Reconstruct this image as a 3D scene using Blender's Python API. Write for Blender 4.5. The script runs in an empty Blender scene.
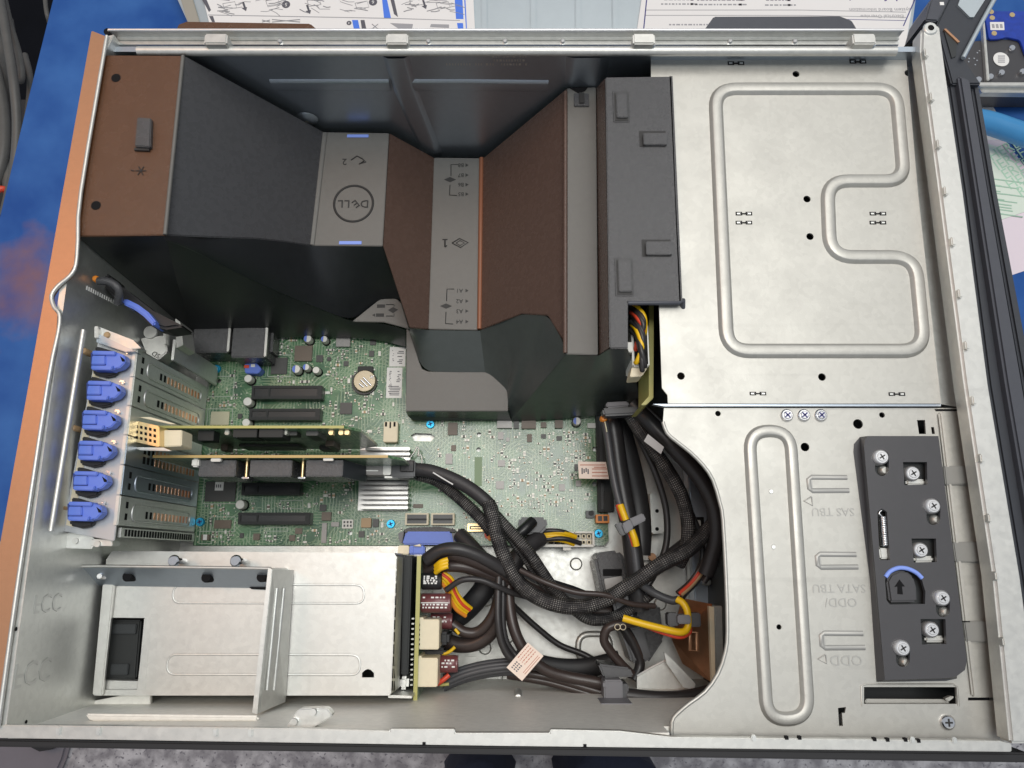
import bpy, bmesh, math, random
from mathutils import Vector as V, Matrix, geometry
R = math.radians
random.seed(7)
SC = bpy.context.scene
COL = SC.collection
S = 0.01                       # everything below is written in centimetres
# ---------------------------------------------------------------- camera
FPX, TILT, CZ = 770.0, R(12.9), 67.5
cam_d = bpy.data.cameras.new("camera"); cam = bpy.data.objects.new("camera", cam_d); COL.objects.link(cam)
cam.location = (0, 0, CZ * S); cam.rotation_euler = (TILT, 0, 0)
cam_d.sensor_width = 36; cam_d.lens = FPX / 1024 * 36; cam_d.clip_start = 0.01; cam_d.clip_end = 50
SC.camera = cam
ct, st = math.cos(TILT), math.sin(TILT)
def ray(px, py):
    xc, yc = (px - 512) / FPX, -(py - 384) / FPX
    return V((xc, yc * ct + st, yc * st - ct))
def P(px, py, z):              # photo measurement -> point at height z (cm)
    d = ray(px, py); t = (z - CZ) / d.z
    return V((d.x * t, d.y * t, z))
def PY(px, py, Y):             # photo measurement -> point on the upright plane y = Y
    d = ray(px, py); t = Y / d.y
    return V((d.x * t, Y, CZ + d.z * t))
# ---------------------------------------------------------------- materials
MATS = {}
def mat(name, col, rough=.5, metal=0., bump=0., bscale=40, var=0., vscale=6, coat=0., spec=.5, rvar=0., aniso=None, trans=0., emit=None):
    m = bpy.data.materials.new(name); m.use_nodes = True
    n, l = m.node_tree.nodes, m.node_tree.links
    b = n['Principled BSDF']
    b.inputs['Base Color'].default_value = (*col, 1); b.inputs['Roughness'].default_value = rough
    b.inputs['Metallic'].default_value = metal; b.inputs['Specular IOR Level'].default_value = spec
    b.inputs['Coat Weight'].default_value = coat; b.inputs['Coat Roughness'].default_value = .15
    if trans: b.inputs['Transmission Weight'].default_value = trans
    tc = n.new('ShaderNodeTexCoord'); mp = n.new('ShaderNodeMapping'); mp.inputs['Scale'].default_value = (100, 100, 100)
    if aniso: mp.inputs['Scale'].default_value = tuple(100 * a for a in aniso)
    l.new(tc.outputs['Object'], mp.inputs['Vector'])
    m['b'] = b.name
    if var or rvar:
        nz = n.new('ShaderNodeTexNoise'); nz.inputs['Scale'].default_value = vscale; nz.inputs['Detail'].default_value = 5
        l.new(mp.outputs[0], nz.inputs['Vector'])
        if var:
            mx = n.new('ShaderNodeMix'); mx.data_type = 'RGBA'
            mx.inputs['A'].default_value = (*[c * (1 - var) for c in col], 1)
            mx.inputs['B'].default_value = (*[min(1, c * (1 + var)) for c in col], 1)
            l.new(nz.outputs['Fac'], mx.inputs['Factor']); l.new(mx.outputs['Result'], b.inputs['Base Color'])
        if rvar:
            mr = n.new('ShaderNodeMapRange'); mr.inputs['From Min'].default_value = .3; mr.inputs['From Max'].default_value = .7
            mr.inputs['To Min'].default_value = max(.03, rough - rvar); mr.inputs['To Max'].default_value = min(1, rough + rvar)
            l.new(nz.outputs['Fac'], mr.inputs['Value']); l.new(mr.outputs[0], b.inputs['Roughness'])
    if bump:
        nb = n.new('ShaderNodeTexNoise'); nb.inputs['Scale'].default_value = bscale; nb.inputs['Detail'].default_value = 4
        l.new(mp.outputs[0], nb.inputs['Vector'])
        bp = n.new('ShaderNodeBump'); bp.inputs['Strength'].default_value = bump; bp.inputs['Distance'].default_value = .0006
        l.new(nb.outputs['Fac'], bp.inputs['Height']); l.new(bp.outputs[0], b.inputs['Normal'])
    MATS[name] = m
    return m
# ---------------------------------------------------------------- geometry builder
def rpoly(pts, r, n=5):        # round the corners of a closed outline
    out = []; N = len(pts); rr = r if isinstance(r, (list, tuple)) else [r] * N
    for i in range(N):
        a, b, c = V(pts[i - 1]), V(pts[i]), V(pts[(i + 1) % N])
        if rr[i] <= 0: out.append(tuple(b)); continue
        u, w = (a - b), (c - b); q = min(rr[i], u.length * .49, w.length * .49)
        p0, p1 = b + u.normalized() * q, b + w.normalized() * q
        for k in range(n + 1):
            t = k / n
            out.append(tuple(p0 * (1 - t) ** 2 + b * 2 * t * (1 - t) + p1 * t * t))
    return out
def spline(pts, n=6):
    pts = [V(p) for p in pts]; out = []
    for i in range(len(pts) - 1):
        p0 = pts[i - 1] if i else pts[0] * 2 - pts[1]; p1, p2 = pts[i], pts[i + 1]
        p3 = pts[i + 2] if i + 2 < len(pts) else p2 * 2 - p1
        for k in range(n):
            t = k / n
            out.append(.5 * ((2 * p1) + (p2 - p0) * t + (2 * p0 - 5 * p1 + 4 * p2 - p3) * t * t + (3 * p1 - p0 - 3 * p2 + p3) * t ** 3))
    out.append(pts[-1]); return out
def circ(c, r, n=16, a0=0, ry=None):
    return [(c[0] + r * math.cos(a0 + 2 * math.pi * i / n), c[1] + (ry or r) * math.sin(a0 + 2 * math.pi * i / n)) for i in range(n)]
class MB:
    def __init__(s, mats):
        s.v, s.f, s.mi, s.sm, s.uv = [], [], [], [], {}
        s.m = [MATS[k] for k in ([mats] if isinstance(mats, str) else mats)]
    def raw(s, vs, fs, mi=0, smooth=False):
        o = len(s.v); s.v += [V(p) for p in vs]
        for f in fs: s.f.append([o + i for i in f]); s.mi.append(mi); s.sm.append(smooth)
        return s
    def bm(s, b, mi=0, smooth=False):
        b.verts.index_update(); b.verts.ensure_lookup_table()
        s.raw([v.co.copy() for v in b.verts], [[v.index for v in f.verts] for f in b.faces], mi, smooth); b.free(); return s
    def poly3(s, tops, down, mi=0, bev=0., seg=2):      # solid below a (near planar) 3-D outline: down = vector
        b = bmesh.new(); d = V(down)
        vs = [b.verts.new(p) for p in tops]; f = b.faces.new(vs)
        f.normal_update()
        if f.normal.dot(d) > 0: f.normal_flip()
        r = bmesh.ops.extrude_face_region(b, geom=[f])
        nv = [g for g in r['geom'] if isinstance(g, bmesh.types.BMVert)]
        for v in nv: v.co += d
        # extruded copy is the far side; the original face stays on top
        bmesh.ops.recalc_face_normals(b, faces=b.faces)
        if not any(g for g in b.faces if set(g.verts) == set(vs)): b.faces.new(vs)
        if bev:
            es = [e for e in b.edges if len(e.link_faces) == 2 and e.calc_face_angle(0) > R(35)]
            bmesh.ops.bevel(b, geom=es, offset=bev, segments=seg, affect='EDGES', clamp_overlap=True)
        bmesh.ops.recalc_face_normals(b, faces=b.faces)
        return s.bm(b, mi)
    def prism(s, pts, z0, z1, mi=0, bev=0., seg=2):      # pts world xy (cm)
        return s.poly3([V((p[0], p[1], z1)) for p in pts], (0, 0, z0 - z1), mi, bev, seg)
    def pp(s, pix, z0, z1, mi=0, bev=0., seg=2):         # outline measured in the photo at height z1
        return s.prism([P(x, y, z1).to_2d() for x, y in pix], z0, z1, mi, bev, seg)
    def box(s, x0, y0, x1, y1, z0, z1, mi=0, bev=0.):
        return s.prism([(x0, y0), (x1, y0), (x1, y1), (x0, y1)], z0, z1, mi, bev)
    def bp(s, a, b, c, d, z0, z1, mi=0, bev=0.):         # axis aligned box from a measured rectangle
        xm, ym = (a + c) / 2, (b + d) / 2
        x0, x1 = P(a, ym, z1).x, P(c, ym, z1).x; y0, y1 = P(xm, d, z1).y, P(xm, b, z1).y
        return s.box(min(x0, x1), min(y0, y1), max(x0, x1), max(y0, y1), z0, z1, mi, bev)
    def sheet(s, outer, holes, z0, z1, mi=0, bev=0):     # plate with real holes (world xy)
        loops = [outer] + holes; vs, es = [], []
        for lp in loops:
            o = len(vs); k = len(lp); vs += [V((p[0], p[1])) for p in lp]; es += [(o + i, o + (i + 1) % k) for i in range(k)]
        cv, ce, cf = geometry.delaunay_2d_cdt(vs, es, [], 0, 1e-6)[:3]
        def inside(p, lp):
            r = False
            for i in range(len(lp)):
                (x0, y0), (x1, y1) = lp[i - 1][:2], lp[i][:2]
                if (y0 > p.y) != (y1 > p.y) and p.x < (x1 - x0) * (p.y - y0) / (y1 - y0) + x0: r = not r
            return r
        b = bmesh.new(); bv = [b.verts.new((p.x, p.y, z1)) for p in cv]; fs = []
        for f in cf:
            c = sum((cv[i] for i in f), V((0, 0))) / len(f)
            if inside(c, outer) and not any(inside(c, h) for h in holes): fs.append(b.faces.new([bv[i] for i in f]))
        for v in [v for v in b.verts if not v.link_faces]: b.verts.remove(v)
        r = bmesh.ops.extrude_face_region(b, geom=fs, use_keep_orig=True)
        for g in r['geom']:
            if isinstance(g, bmesh.types.BMVert): g.co.z = z0
        bmesh.ops.recalc_face_normals(b, faces=b.faces)
        return s.bm(b, mi)
    def cyl(s, c, r, z0, z1, mi=0, n=16, r1=None, bev=0.):
        r1 = r if r1 is None else r1
        vs = [(c[0] + q * math.cos(2 * math.pi * i / n), c[1] + q * math.sin(2 * math.pi * i / n), z) for q, z in ((r, z0), (r1, z1 - bev), (r1 - bev, z1)) for i in range(n)]
        s.raw(vs, [[i + k * n, (i + 1) % n + k * n, (i + 1) % n + k * n + n, i + k * n + n] for k in (0, 1) for i in range(n)], mi, True)
        s.raw([vs[2 * n + i] for i in range(n)], [list(range(n))], mi)
        return s
    def disc(s, c, r, z, mi=0, n=16):
        return s.raw([(c[0] + r * math.cos(2 * math.pi * i / n), c[1] + r * math.sin(2 * math.pi * i / n), z) for i in range(n)], [list(range(n))], mi)
    def sweep(s, pts, prof, mi=0, closed=False, up=(0, 0, 1), smooth=True, cap=True, uvlen=None, pclosed=True, dx=None):
        pts = [V(p) for p in pts]; N = len(pts); K = len(prof); vs = []; upv = V(up); L = 0.; us = []
        fr = None
        for i in range(N):
            a = pts[(i - 1) % N] if (closed or i) else pts[0]; c = pts[(i + 1) % N] if (closed or i < N - 1) else pts[-1]
            t = (c - a).normalized()
            if fr is None or up == (0, 0, 1) or dx:
                sd = t.cross(upv)
                if sd.length < .05: sd = t.cross(V((0, 1, 0)))
                sd.normalize(); nn = sd.cross(t).normalized()
            else: sd, nn = fr
            if i: L += (pts[i] - pts[i - 1]).length
            us.append(L)
            for q in prof: vs.append(pts[i] + sd * q[0] + nn * q[1])
        fs = []
        nK = K if pclosed else K - 1
        for i in range(N if closed else N - 1):
            j = (i + 1) % N
            for k in range(nK): fs.append([i * K + k, j * K + k, j * K + (k + 1) % K, i * K + (k + 1) % K])
        f0 = len(s.f)
        s.raw(vs, fs, mi, smooth)
        for q in range(len(fs)):
            i, k = divmod(q, nK); e = us[i + 1] if i + 1 < N else us[i] + 1
            s.uv[f0 + q] = [(us[i], k / K), (e, k / K), (e, (k + 1) / K), (us[i], (k + 1) / K)]
        if cap and not closed and pclosed: s.raw(vs[:K], [list(range(K))[::-1]], mi); s.raw(vs[-K:], [list(range(K))], mi)
        return s
    def tube(s, pts, r, mi=0, n=10, sp=6, flat=1.0, closed=False):
        p = spline(pts, sp) if sp else [V(q) for q in pts]
        return s.sweep(p, [(r * math.cos(2 * math.pi * k / n), r * flat * math.sin(2 * math.pi * k / n)) for k in range(n)], mi, closed=closed)
    def bead(s, pts, w, h, mi=0, closed=True, up=(0, 0, 1)):
        prof = [(-w / 2, -.02), (-w * .46, h * .1), (-w * .33, h * .88), (-w * .27, h), (w * .27, h), (w * .33, h * .88), (w * .46, h * .1), (w / 2, -.02)]
        return s.sweep(pts, prof, mi, closed=closed, up=up, pclosed=False, cap=False, dx=True)
    def loft(s, top, bot, mi=0, rows=6, N=24, bulge=0.):      # smooth skin between two curves
        def res(c):
            c = [V(p) for p in c]; L = [0]
            for i in range(1, len(c)): L.append(L[-1] + (c[i] - c[i - 1]).length)
            out = []
            for k in range(N + 1):
                t = L[-1] * k / N; i = max(j for j in range(len(c)) if L[j] <= t + 1e-9); i = min(i, len(c) - 2)
                out.append(c[i].lerp(c[i + 1], min(1, (t - L[i]) / max(1e-9, L[i + 1] - L[i]))))
            for _ in range(2): out = [out[0]] + [(out[i - 1] + out[i] * 2 + out[i + 1]) / 4 for i in range(1, N)] + [out[-1]]
            return out
        a, b = res(top), res(bot); vs = []
        for r in range(rows + 1):
            t = r / rows
            for k in range(N + 1): vs.append(a[k].lerp(b[k], t) + V((0, -bulge * math.sin(math.pi * t), 0)))
        return s.raw(vs, [[r * (N + 1) + k, r * (N + 1) + k + 1, (r + 1) * (N + 1) + k + 1, (r + 1) * (N + 1) + k] for r in range(rows) for k in range(N)], mi, True)
    def text(s, txt, c, size, rot=math.pi, mi=0, depth=.01, M=None, align='CENTER', sx=1., space=1.):
        cu = bpy.data.curves.new("t", 'FONT'); cu.body = txt; cu.size = size; cu.align_x = align; cu.align_y = 'CENTER'; cu.extrude = depth; cu.resolution_u = 2; cu.space_character = space
        o = bpy.data.objects.new("t", cu); COL.objects.link(o)
        dg = bpy.context.evaluated_depsgraph_get(); me = bpy.data.meshes.new_from_object(o.evaluated_get(dg))
        X = M if M else Matrix.Translation(V(c)) @ Matrix.Rotation(rot, 4, 'Z') @ Matrix.Diagonal((sx, 1, 1, 1))
        s.raw([X @ v.co for v in me.vertices], [list(p.vertices) for p in me.polygons], mi)
        bpy.data.objects.remove(o); bpy.data.curves.remove(cu); bpy.data.meshes.remove(me)
        return s
    def build(s, name, parent=None, loc=None):
        o0 = V(loc) if loc else (V(parent['o']) if parent else V((0, 0, 0)))
        me = bpy.data.meshes.new(name); me.from_pydata([(p - o0) * S for p in s.v], [], s.f)
        for m in s.m: me.materials.append(m)
        for i, p in enumerate(me.polygons): p.material_index = s.mi[i]; p.use_smooth = s.sm[i]
        if s.uv:
            u = me.uv_layers.new(name='uv')
            for i, p in enumerate(me.polygons):
                if i in s.uv:
                    for k, li in enumerate(p.loop_indices): u.data[li].uv = s.uv[i][k]
        me.update()
        o = bpy.data.objects.new(name, me); COL.objects.link(o)
        OFF[o.name] = o0
        if parent: o.parent = parent; o.location = (o0 - V(parent['o'])) * S
        else: o.location = o0 * S; o['o'] = list(o0)
        return o
OFF = {}
def thing(name, label, cat, loc=(0, 0, 0), group=None):
    o = bpy.data.objects.new(name, None); COL.objects.link(o); o.empty_display_size = .01
    o.location = V(loc) * S; o['o'] = list(loc); o['label'] = label; o['category'] = cat
    if group: o['group'] = group
    return o
def tag(o, label=None, cat=None, group=None, kind=None):
    if label: o['label'] = label
    if cat: o['category'] = cat
    if group: o['group'] = group
    if kind: o['kind'] = kind
    return o
def sub(b, name, parent): return b.build(name, parent)
# ================================================================ materials
mat('steel', (.68, .69, .665), .42, .8, bump=.06, bscale=9, var=.05, vscale=3, rvar=.05)
mat('steel_lid', (.50, .495, .46), .47, .7, bump=.1, bscale=16, var=.025, vscale=.35, rvar=.06)
mat('steel_satin', (.64, .64, .61), .46, .8, bump=.06, bscale=14, var=.05, vscale=2.2, rvar=.05)
mat('steel_matte', (.82, .81, .76), .5, .3, bump=.06, bscale=12, var=.06, vscale=2)  # paler steel, reflected light put into the near wall and ledge colour
mat('steel_dark', (.47, .53, .60), .36, .9, bump=.05, bscale=9, var=.06, vscale=2)  # shade painted into side wall, lid edge and angle strip by darker steel
mat('chrome', (.85, .85, .86), .14, 1)
mat('copper_and_sheen', (.50, .28, .165), .42, .75, bump=.06, bscale=25, var=.06, vscale=3)  # copper tone, also the painted orange reflection of the steel rear edge
mat('copper_plate', (.62, .33, .19), .3, .85, var=.25, vscale=1.2)
mat('black_plastic', (.045, .045, .05), .42, 0, bump=.12, bscale=60, var=.12, vscale=3, rvar=.06)
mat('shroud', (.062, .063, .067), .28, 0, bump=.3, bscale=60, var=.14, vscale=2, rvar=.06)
mat('shroud_warm_sheen', (.105, .066, .052), .27, 0, bump=.3, bscale=60, var=.12, vscale=2, rvar=.05)  # warm reflection on the sloping black faces put into the colour
mat('shroud_warm_tint', (.10, .043, .019), .26, 0, bump=.3, bscale=60, var=.12, vscale=1, rvar=.05)  # orange reflection put into the end panel's black plastic; also the brown foot
mat('shroud_lit', (.135, .132, .122), .36, 0, bump=.3, bscale=60, var=.1, vscale=2, rvar=.05)  # lit copy of the black shroud plastic for its upward faces
mat('skirt_teal_sheen', (.07, .082, .08), .27, 0, bump=.14, bscale=70, var=.12, vscale=1.5)  # teal reflection of the board put into the black plastic
mat('skirt_shaded', (.016, .018, .02), .3, 0, bump=.14, bscale=70, var=.2, vscale=1.5)  # shaded copy of the black shroud plastic, shade put into the colour
mat('mark', (.02, .02, .02), .6)
mat('bezel', (.035, .04, .05), .4, 0, bump=.1, bscale=50, var=.1, vscale=2)
mat('bezel_light', (.06, .065, .08), .42, 0, bump=.1, bscale=50, var=.1, vscale=2)
mat('plate_black', (.06, .06, .065), .38, 0, bump=.08, bscale=60, var=.06, vscale=2)
mat('hole', (.008, .008, .009), .7, spec=.15)
mat('dark_in', (.03, .034, .036), .6)
mat('rubber', (.016, .016, .018), .55)
mat('blue', (.125, .215, .70), .42, 0, bump=.05, bscale=30, var=.06, vscale=4)
mat('blue_deep', (.03, .06, .28), .45)
mat('blue_pale', (.24, .36, .88), .5)
mat('blue_screw', (.02, .36, .62), .3, .5)
mat('cream', (.80, .72, .53), .45, 0, var=.05, vscale=3)
mat('cell', (.34, .30, .22), .32, .8, var=.08, vscale=3)
mat('gold', (.78, .60, .32), .32, .8, var=.08, vscale=3)
mat('white_plastic', (.78, .77, .72), .45)
mat('yellow', (.85, .52, .01), .38)
mat('red', (.70, .07, .03), .4)
mat('orange', (.80, .27, .03), .4)
mat('fold_highlight', (.26, .10, .05), .4)
mat('orange_glow_paint', (.62, .24, .09), .35, .4)  # orange light behind the slot vents, put into the slot colour
mat('wire', (.032, .03, .031), .38, 0, var=.15, vscale=3)
mat('wire_brown', (.044, .032, .029), .34, 0, var=.2, vscale=2)
mat('tape', (.036, .034, .036), .5, 0, bump=.3, bscale=8, var=.2, vscale=3)
mat('clip_grey', (.16, .16, .175), .45, 0, bump=.06, bscale=40)
mat('clip_dark', (.065, .067, .073), .4, 0, bump=.06, bscale=40)
mat('maroon', (.17, .05, .055), .28, 0, var=.12, vscale=3, coat=.4)
mat('print_white', (.8, .8, .78), .5)
mat('outline_print', (.40, .46, .38), .5)
mat('slot', (.014, .015, .016), .35)
mat('slot_rim', (.028, .03, .03), .5, spec=.3)
mat('chip', (.065, .065, .062), .42, 0, bump=.05, bscale=40, var=.1, vscale=5)
mat('chip_brown', (.16, .125, .095), .45, 0, var=.1, vscale=5)
mat('chip_grey', (.30, .29, .28), .4, .2, var=.08, vscale=5)
mat('pad', (.52, .50, .36), .38, .4, var=.05, vscale=5)
mat('solder', (.56, .56, .50), .42, .35)
mat('tan', (.45, .30, .16), .45)
mat('steel_shelf', (.50, .52, .54), .45, .7, bump=.05, bscale=10)
mat('steel_tab', (.27, .27, .255), .5, .5)
mat('alu_bright', (.9, .9, .9), .28, .75)
mat('alu', (.56, .55, .53), .36, .85, var=.04, vscale=3)
mat('edge_yellow', (.47, .44, .14), .4)
mat('edge_gold', (.55, .38, .14), .4)
mat('paper', (.80, .79, .78), .6, 0, var=.02, vscale=.4)
mat('paper_green', (.72, .80, .70), .6, 0, var=.06, vscale=.5)
mat('paper_pink', (.80, .70, .76), .6)
mat('tag_label', (.88, .74, .64), .55, 0, var=.04, vscale=2)
mat('ink', (.10, .10, .12), .6)
mat('ink_soft', (.34, .34, .36), .6)
mat('ink_navy', (.06, .06, .22), .6)
mat('ink_red', (.55, .22, .15), .6)
mat('ink_green', (.45, .68, .52), .6)
mat('label_blue', (.07, .20, .78), .5)
mat('cover', (.50, .56, .59), .42, .6, bump=.05, bscale=9, var=.05, vscale=1)
mat('cover_tan', (.42, .40, .34), .45, .5)
mat('blue_cable', (.05, .26, .55), .3, 0, var=.1, vscale=.5)
mat('pcb_blue', (.01, .045, .36), .35, 0, var=.4, vscale=1.5, coat=.3)
mat('navy', (.012, .016, .035), .8, 0, bump=.5, bscale=4, var=.3, vscale=1)
mat('grey_mat', (.20, .18, .20), .6, 0, var=.12, vscale=.25)
mat('old_cable', (.10, .10, .095), .5, 0, var=.2, vscale=1)
mat('void_black', (.005, .006, .009), .8, 0, spec=.08, var=.3, vscale=.3)
mat('embossed', (.42, .42, .40), .5, .6)
mat('embossed_faint', (.61, .615, .595), .44, .7)
def nodes(name):
    m = MATS[name]; return m.node_tree.nodes, m.node_tree.links, m.node_tree.nodes['Principled BSDF']
def mth(n, l, op, a, b=None, c=None):
    q = n.new('ShaderNodeMath'); q.operation = op
    for i, x in enumerate((a, b, c)):
        if x is None: continue
        if isinstance(x, (int, float)): q.inputs[i].default_value = x
        else: l.new(x, q.inputs[i])
    return q.outputs[0]
def mixc(n, l, f, a, b):
    q = n.new('ShaderNodeMix'); q.data_type = 'RGBA'
    for k, x in (('Factor', f), ('A', a), ('B', b)):
        if isinstance(x, (int, float)): q.inputs[k].default_value = x
        elif isinstance(x, tuple): q.inputs[k].default_value = (*x, 1)
        else: l.new(x, q.inputs[k])
    return q.outputs['Result']
def coords(n, l, sc=(100, 100, 100), rot=0):
    tc = n.new('ShaderNodeTexCoord'); mp = n.new('ShaderNodeMapping'); mp.inputs['Scale'].default_value = sc; mp.inputs['Rotation'].default_value = (0, 0, rot)
    l.new(tc.outputs['Object'], mp.inputs[0]); return mp.outputs[0]
def noise(n, l, v, sc, det=3):
    q = n.new('ShaderNodeTexNoise'); q.inputs['Scale'].default_value = sc; q.inputs['Detail'].default_value = det; l.new(v, q.inputs['Vector']); return q.outputs['Fac']
def step(n, l, v, a, b):
    q = n.new('ShaderNodeMapRange'); q.inputs['From Min'].default_value = a; q.inputs['From Max'].default_value = b; l.new(v, q.inputs['Value']); return q.outputs[0]
# woven sleeve: threads follow the tube's own length and girth
mat('braid', (.022, .021, .022), .45)
n, l, b = nodes('braid')
uv = n.new('ShaderNodeUVMap'); sx = n.new('ShaderNodeSeparateXYZ'); l.new(uv.outputs[0], sx.inputs[0])
u_, v_ = sx.outputs[0], sx.outputs[1]
def diag(sg):
    a = mth(n, l, 'MULTIPLY', u_, 3.0); c = mth(n, l, 'MULTIPLY', v_, 11.0 * sg); return mth(n, l, 'SINE', mth(n, l, 'MULTIPLY', mth(n, l, 'ADD', a, c), 2 * math.pi))
wv = mth(n, l, 'MULTIPLY', diag(1), diag(-1))
nz = noise(n, l, coords(n, l), 1.4)
f = mth(n, l, 'MULTIPLY', step(n, l, wv, .3, .8), step(n, l, nz, .40, .66))
l.new(mixc(n, l, f, (.018, .017, .018), (.40, .385, .36)), b.inputs['Base Color'])
bp = n.new('ShaderNodeBump'); bp.inputs['Strength'].default_value = .5; bp.inputs['Distance'].default_value = .0006; l.new(wv, bp.inputs['Height']); l.new(bp.outputs[0], b.inputs['Normal'])
# circuit board: solder mask over copper traces, vias and white print
def pcb(name, dark, mid, light, gloss=.3):
    mat(name, mid, gloss, 0, coat=.45)
    n, l, b = nodes(name); v = coords(n, l)
    base = mixc(n, l, step(n, l, noise(n, l, v, .55, 4), .38, .62), dark, mid)
    def traces(rot, period, seed, lo, hi):
        c = coords(n, l, (100, 100, 100), rot); s_ = n.new('ShaderNodeSeparateXYZ'); l.new(c, s_.inputs[0])
        wob = mth(n, l, 'MULTIPLY', mth(n, l, 'SNAP', noise(n, l, c, .5 + seed * .07, 0), .08), 7.0)
        w = mth(n, l, 'SINE', mth(n, l, 'MULTIPLY', mth(n, l, 'ADD', s_.outputs[0], wob), 2 * math.pi / period))
        off = n.new('ShaderNodeVectorMath'); off.inputs[1].default_value = (seed * 7.3, seed * 3.1, 0); l.new(c, off.inputs[0])
        st_ = n.new('ShaderNodeVectorMath'); st_.operation = 'MULTIPLY'; st_.inputs[1].default_value = (1, .45, 1); l.new(off.outputs[0], st_.inputs[0])
        msk = step(n, l, noise(n, l, st_.outputs[0], .62, 2), lo, hi)
        return mth(n, l, 'MULTIPLY', step(n, l, w, .2, .75), msk)
    t = mth(n, l, 'MAXIMUM', traces(0, .27, 1, .46, .5), traces(R(90), .24, 2, .47, .51))
    t = mth(n, l, 'MAXIMUM', t, traces(R(45), .3, 3, .53, .57)); t = mth(n, l, 'MAXIMUM', t, traces(R(-45), .3, 4, .58, .62))
    col = mixc(n, l, mth(n, l, 'MULTIPLY', t, .62), base, light)
    vo = n.new('ShaderNodeTexVoronoi'); vo.inputs['Scale'].default_value = 2.6; l.new(v, vo.inputs['Vector'])
    via = mth(n, l, 'MULTIPLY', mth(n, l, 'LESS_THAN', vo.outputs['Distance'], .17), step(n, l, noise(n, l, v, .8, 2), .54, .58))
    col = mixc(n, l, mth(n, l, 'MULTIPLY', via, .85), col, (.62, .66, .52))
    vo2 = n.new('ShaderNodeTexVoronoi'); vo2.inputs['Scale'].default_value = 3.7; vo2.distance = 'CHEBYCHEV'; l.new(v, vo2.inputs['Vector'])
    pd = mth(n, l, 'MULTIPLY', mth(n, l, 'LESS_THAN', vo2.outputs['Distance'], .2), step(n, l, noise(n, l, v, 1.3, 2), .55, .58))
    col = mixc(n, l, mth(n, l, 'MULTIPLY', pd, .8), col, (.60, .60, .42))
    l.new(col, b.inputs['Base Color'])
    bp = n.new('ShaderNodeBump'); bp.inputs['Strength'].default_value = .25; bp.inputs['Distance'].default_value = .0004; l.new(t, bp.inputs['Height']); l.new(bp.outputs[0], b.inputs['Normal'])
pcb('pcb', (.022, .10, .045), (.09, .22, .10), (.32, .43, .27))
# painted bench, worn, with a brownish patch
mat('bench', (.035, .15, .48), .55, spec=.25)
n, l, b = nodes('bench'); v = coords(n, l)
c = mixc(n, l, step(n, l, noise(n, l, v, .16, 9), .32, .68), (.010, .070, .29), (.038, .14, .41))
pt = P(18, 285, -1)      # brownish patch on the bench
dst = n.new('ShaderNodeVectorMath'); dst.operation = 'DISTANCE'; l.new(v, dst.inputs[0]); dst.inputs[1].default_value = tuple(pt)
sf = mth(n, l, 'ADD', mth(n, l, 'MULTIPLY', dst.outputs['Value'], -.17), mth(n, l, 'MULTIPLY', noise(n, l, v, .25, 6), 2.0))
c = mixc(n, l, mth(n, l, 'MULTIPLY', step(n, l, sf, .1, .9), .75), c, (.26, .12, .09))
l.new(c, b.inputs['Base Color'])
bp = n.new('ShaderNodeBump'); bp.inputs['Strength'].default_value = .15; bp.inputs['Distance'].default_value = .001; l.new(noise(n, l, v, .8, 5), bp.inputs['Height']); l.new(bp.outputs[0], b.inputs['Normal'])
# speckled floor
mat('floor', (.35, .33, .34), .6)
n, l, b = nodes('floor'); v = coords(n, l)
c = mixc(n, l, step(n, l, noise(n, l, v, .5, 8), .36, .66), (.26, .245, .26), (.60, .58, .59))
c = mixc(n, l, step(n, l, noise(n, l, v, 1.6, 3), .58, .66), c, (.19, .18, .2))
l.new(c, b.inputs['Base Color'])

# zinc spangle of galvanised sheet: faint crystal patches and fine handling scratches
for nm in ('steel_lid', 'steel_satin', 'steel', 'steel_matte'):
    n, l, b = nodes(nm); v = coords(n, l)
    vo = n.new('ShaderNodeTexVoronoi'); vo.inputs['Scale'].default_value = 3.2; l.new(v, vo.inputs['Vector'])
    sp = n.new('ShaderNodeSeparateColor'); l.new(vo.outputs['Color'], sp.inputs[0])
    prev = b.inputs['Base Color'].links[0].from_socket
    hs_ = n.new('ShaderNodeHueSaturation'); l.new(prev, hs_.inputs['Color']); hs_.inputs['Saturation'].default_value = 1
    scr = noise(n, l, coords(n, l, (2.5, 90, 60), R(24)), 1.0, 2); scr2 = noise(n, l, coords(n, l, (70, 2, 60), R(-12)), 1.0, 2)
    sc2 = mth(n, l, 'MAXIMUM', step(n, l, scr, .68, .74), step(n, l, scr2, .70, .76))
    l.new(mth(n, l, 'ADD', mth(n, l, 'MULTIPLY', sp.outputs[0], .07), mth(n, l, 'ADD', mth(n, l, 'MULTIPLY', sc2, -.06), .965)), hs_.inputs['Value'])
    l.new(hs_.outputs[0], b.inputs['Base Color'])
# ================================================================ setting
m = MB('floor'); m.box(-400, -300, 400, 400, -75.5, -75); tag(m.build('floor'), kind='structure')
bz = -1.0
m = MB('bench')
bl = [P(52, 0, bz), P(28, 96, bz), P(-12, 262, bz)]
front = P(0, 541, bz).y
top = [(bl[0].x + 6, 120), bl[0].to_2d(), bl[1].to_2d(), bl[2].to_2d(), (bl[2].x - 9, front), (170, front), (170, 120)]
m.prism([tuple(p) for p in top][::-1], bz - 2.5, bz, 0, .15)
tag(m.build('tabletop'), kind='structure')
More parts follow.
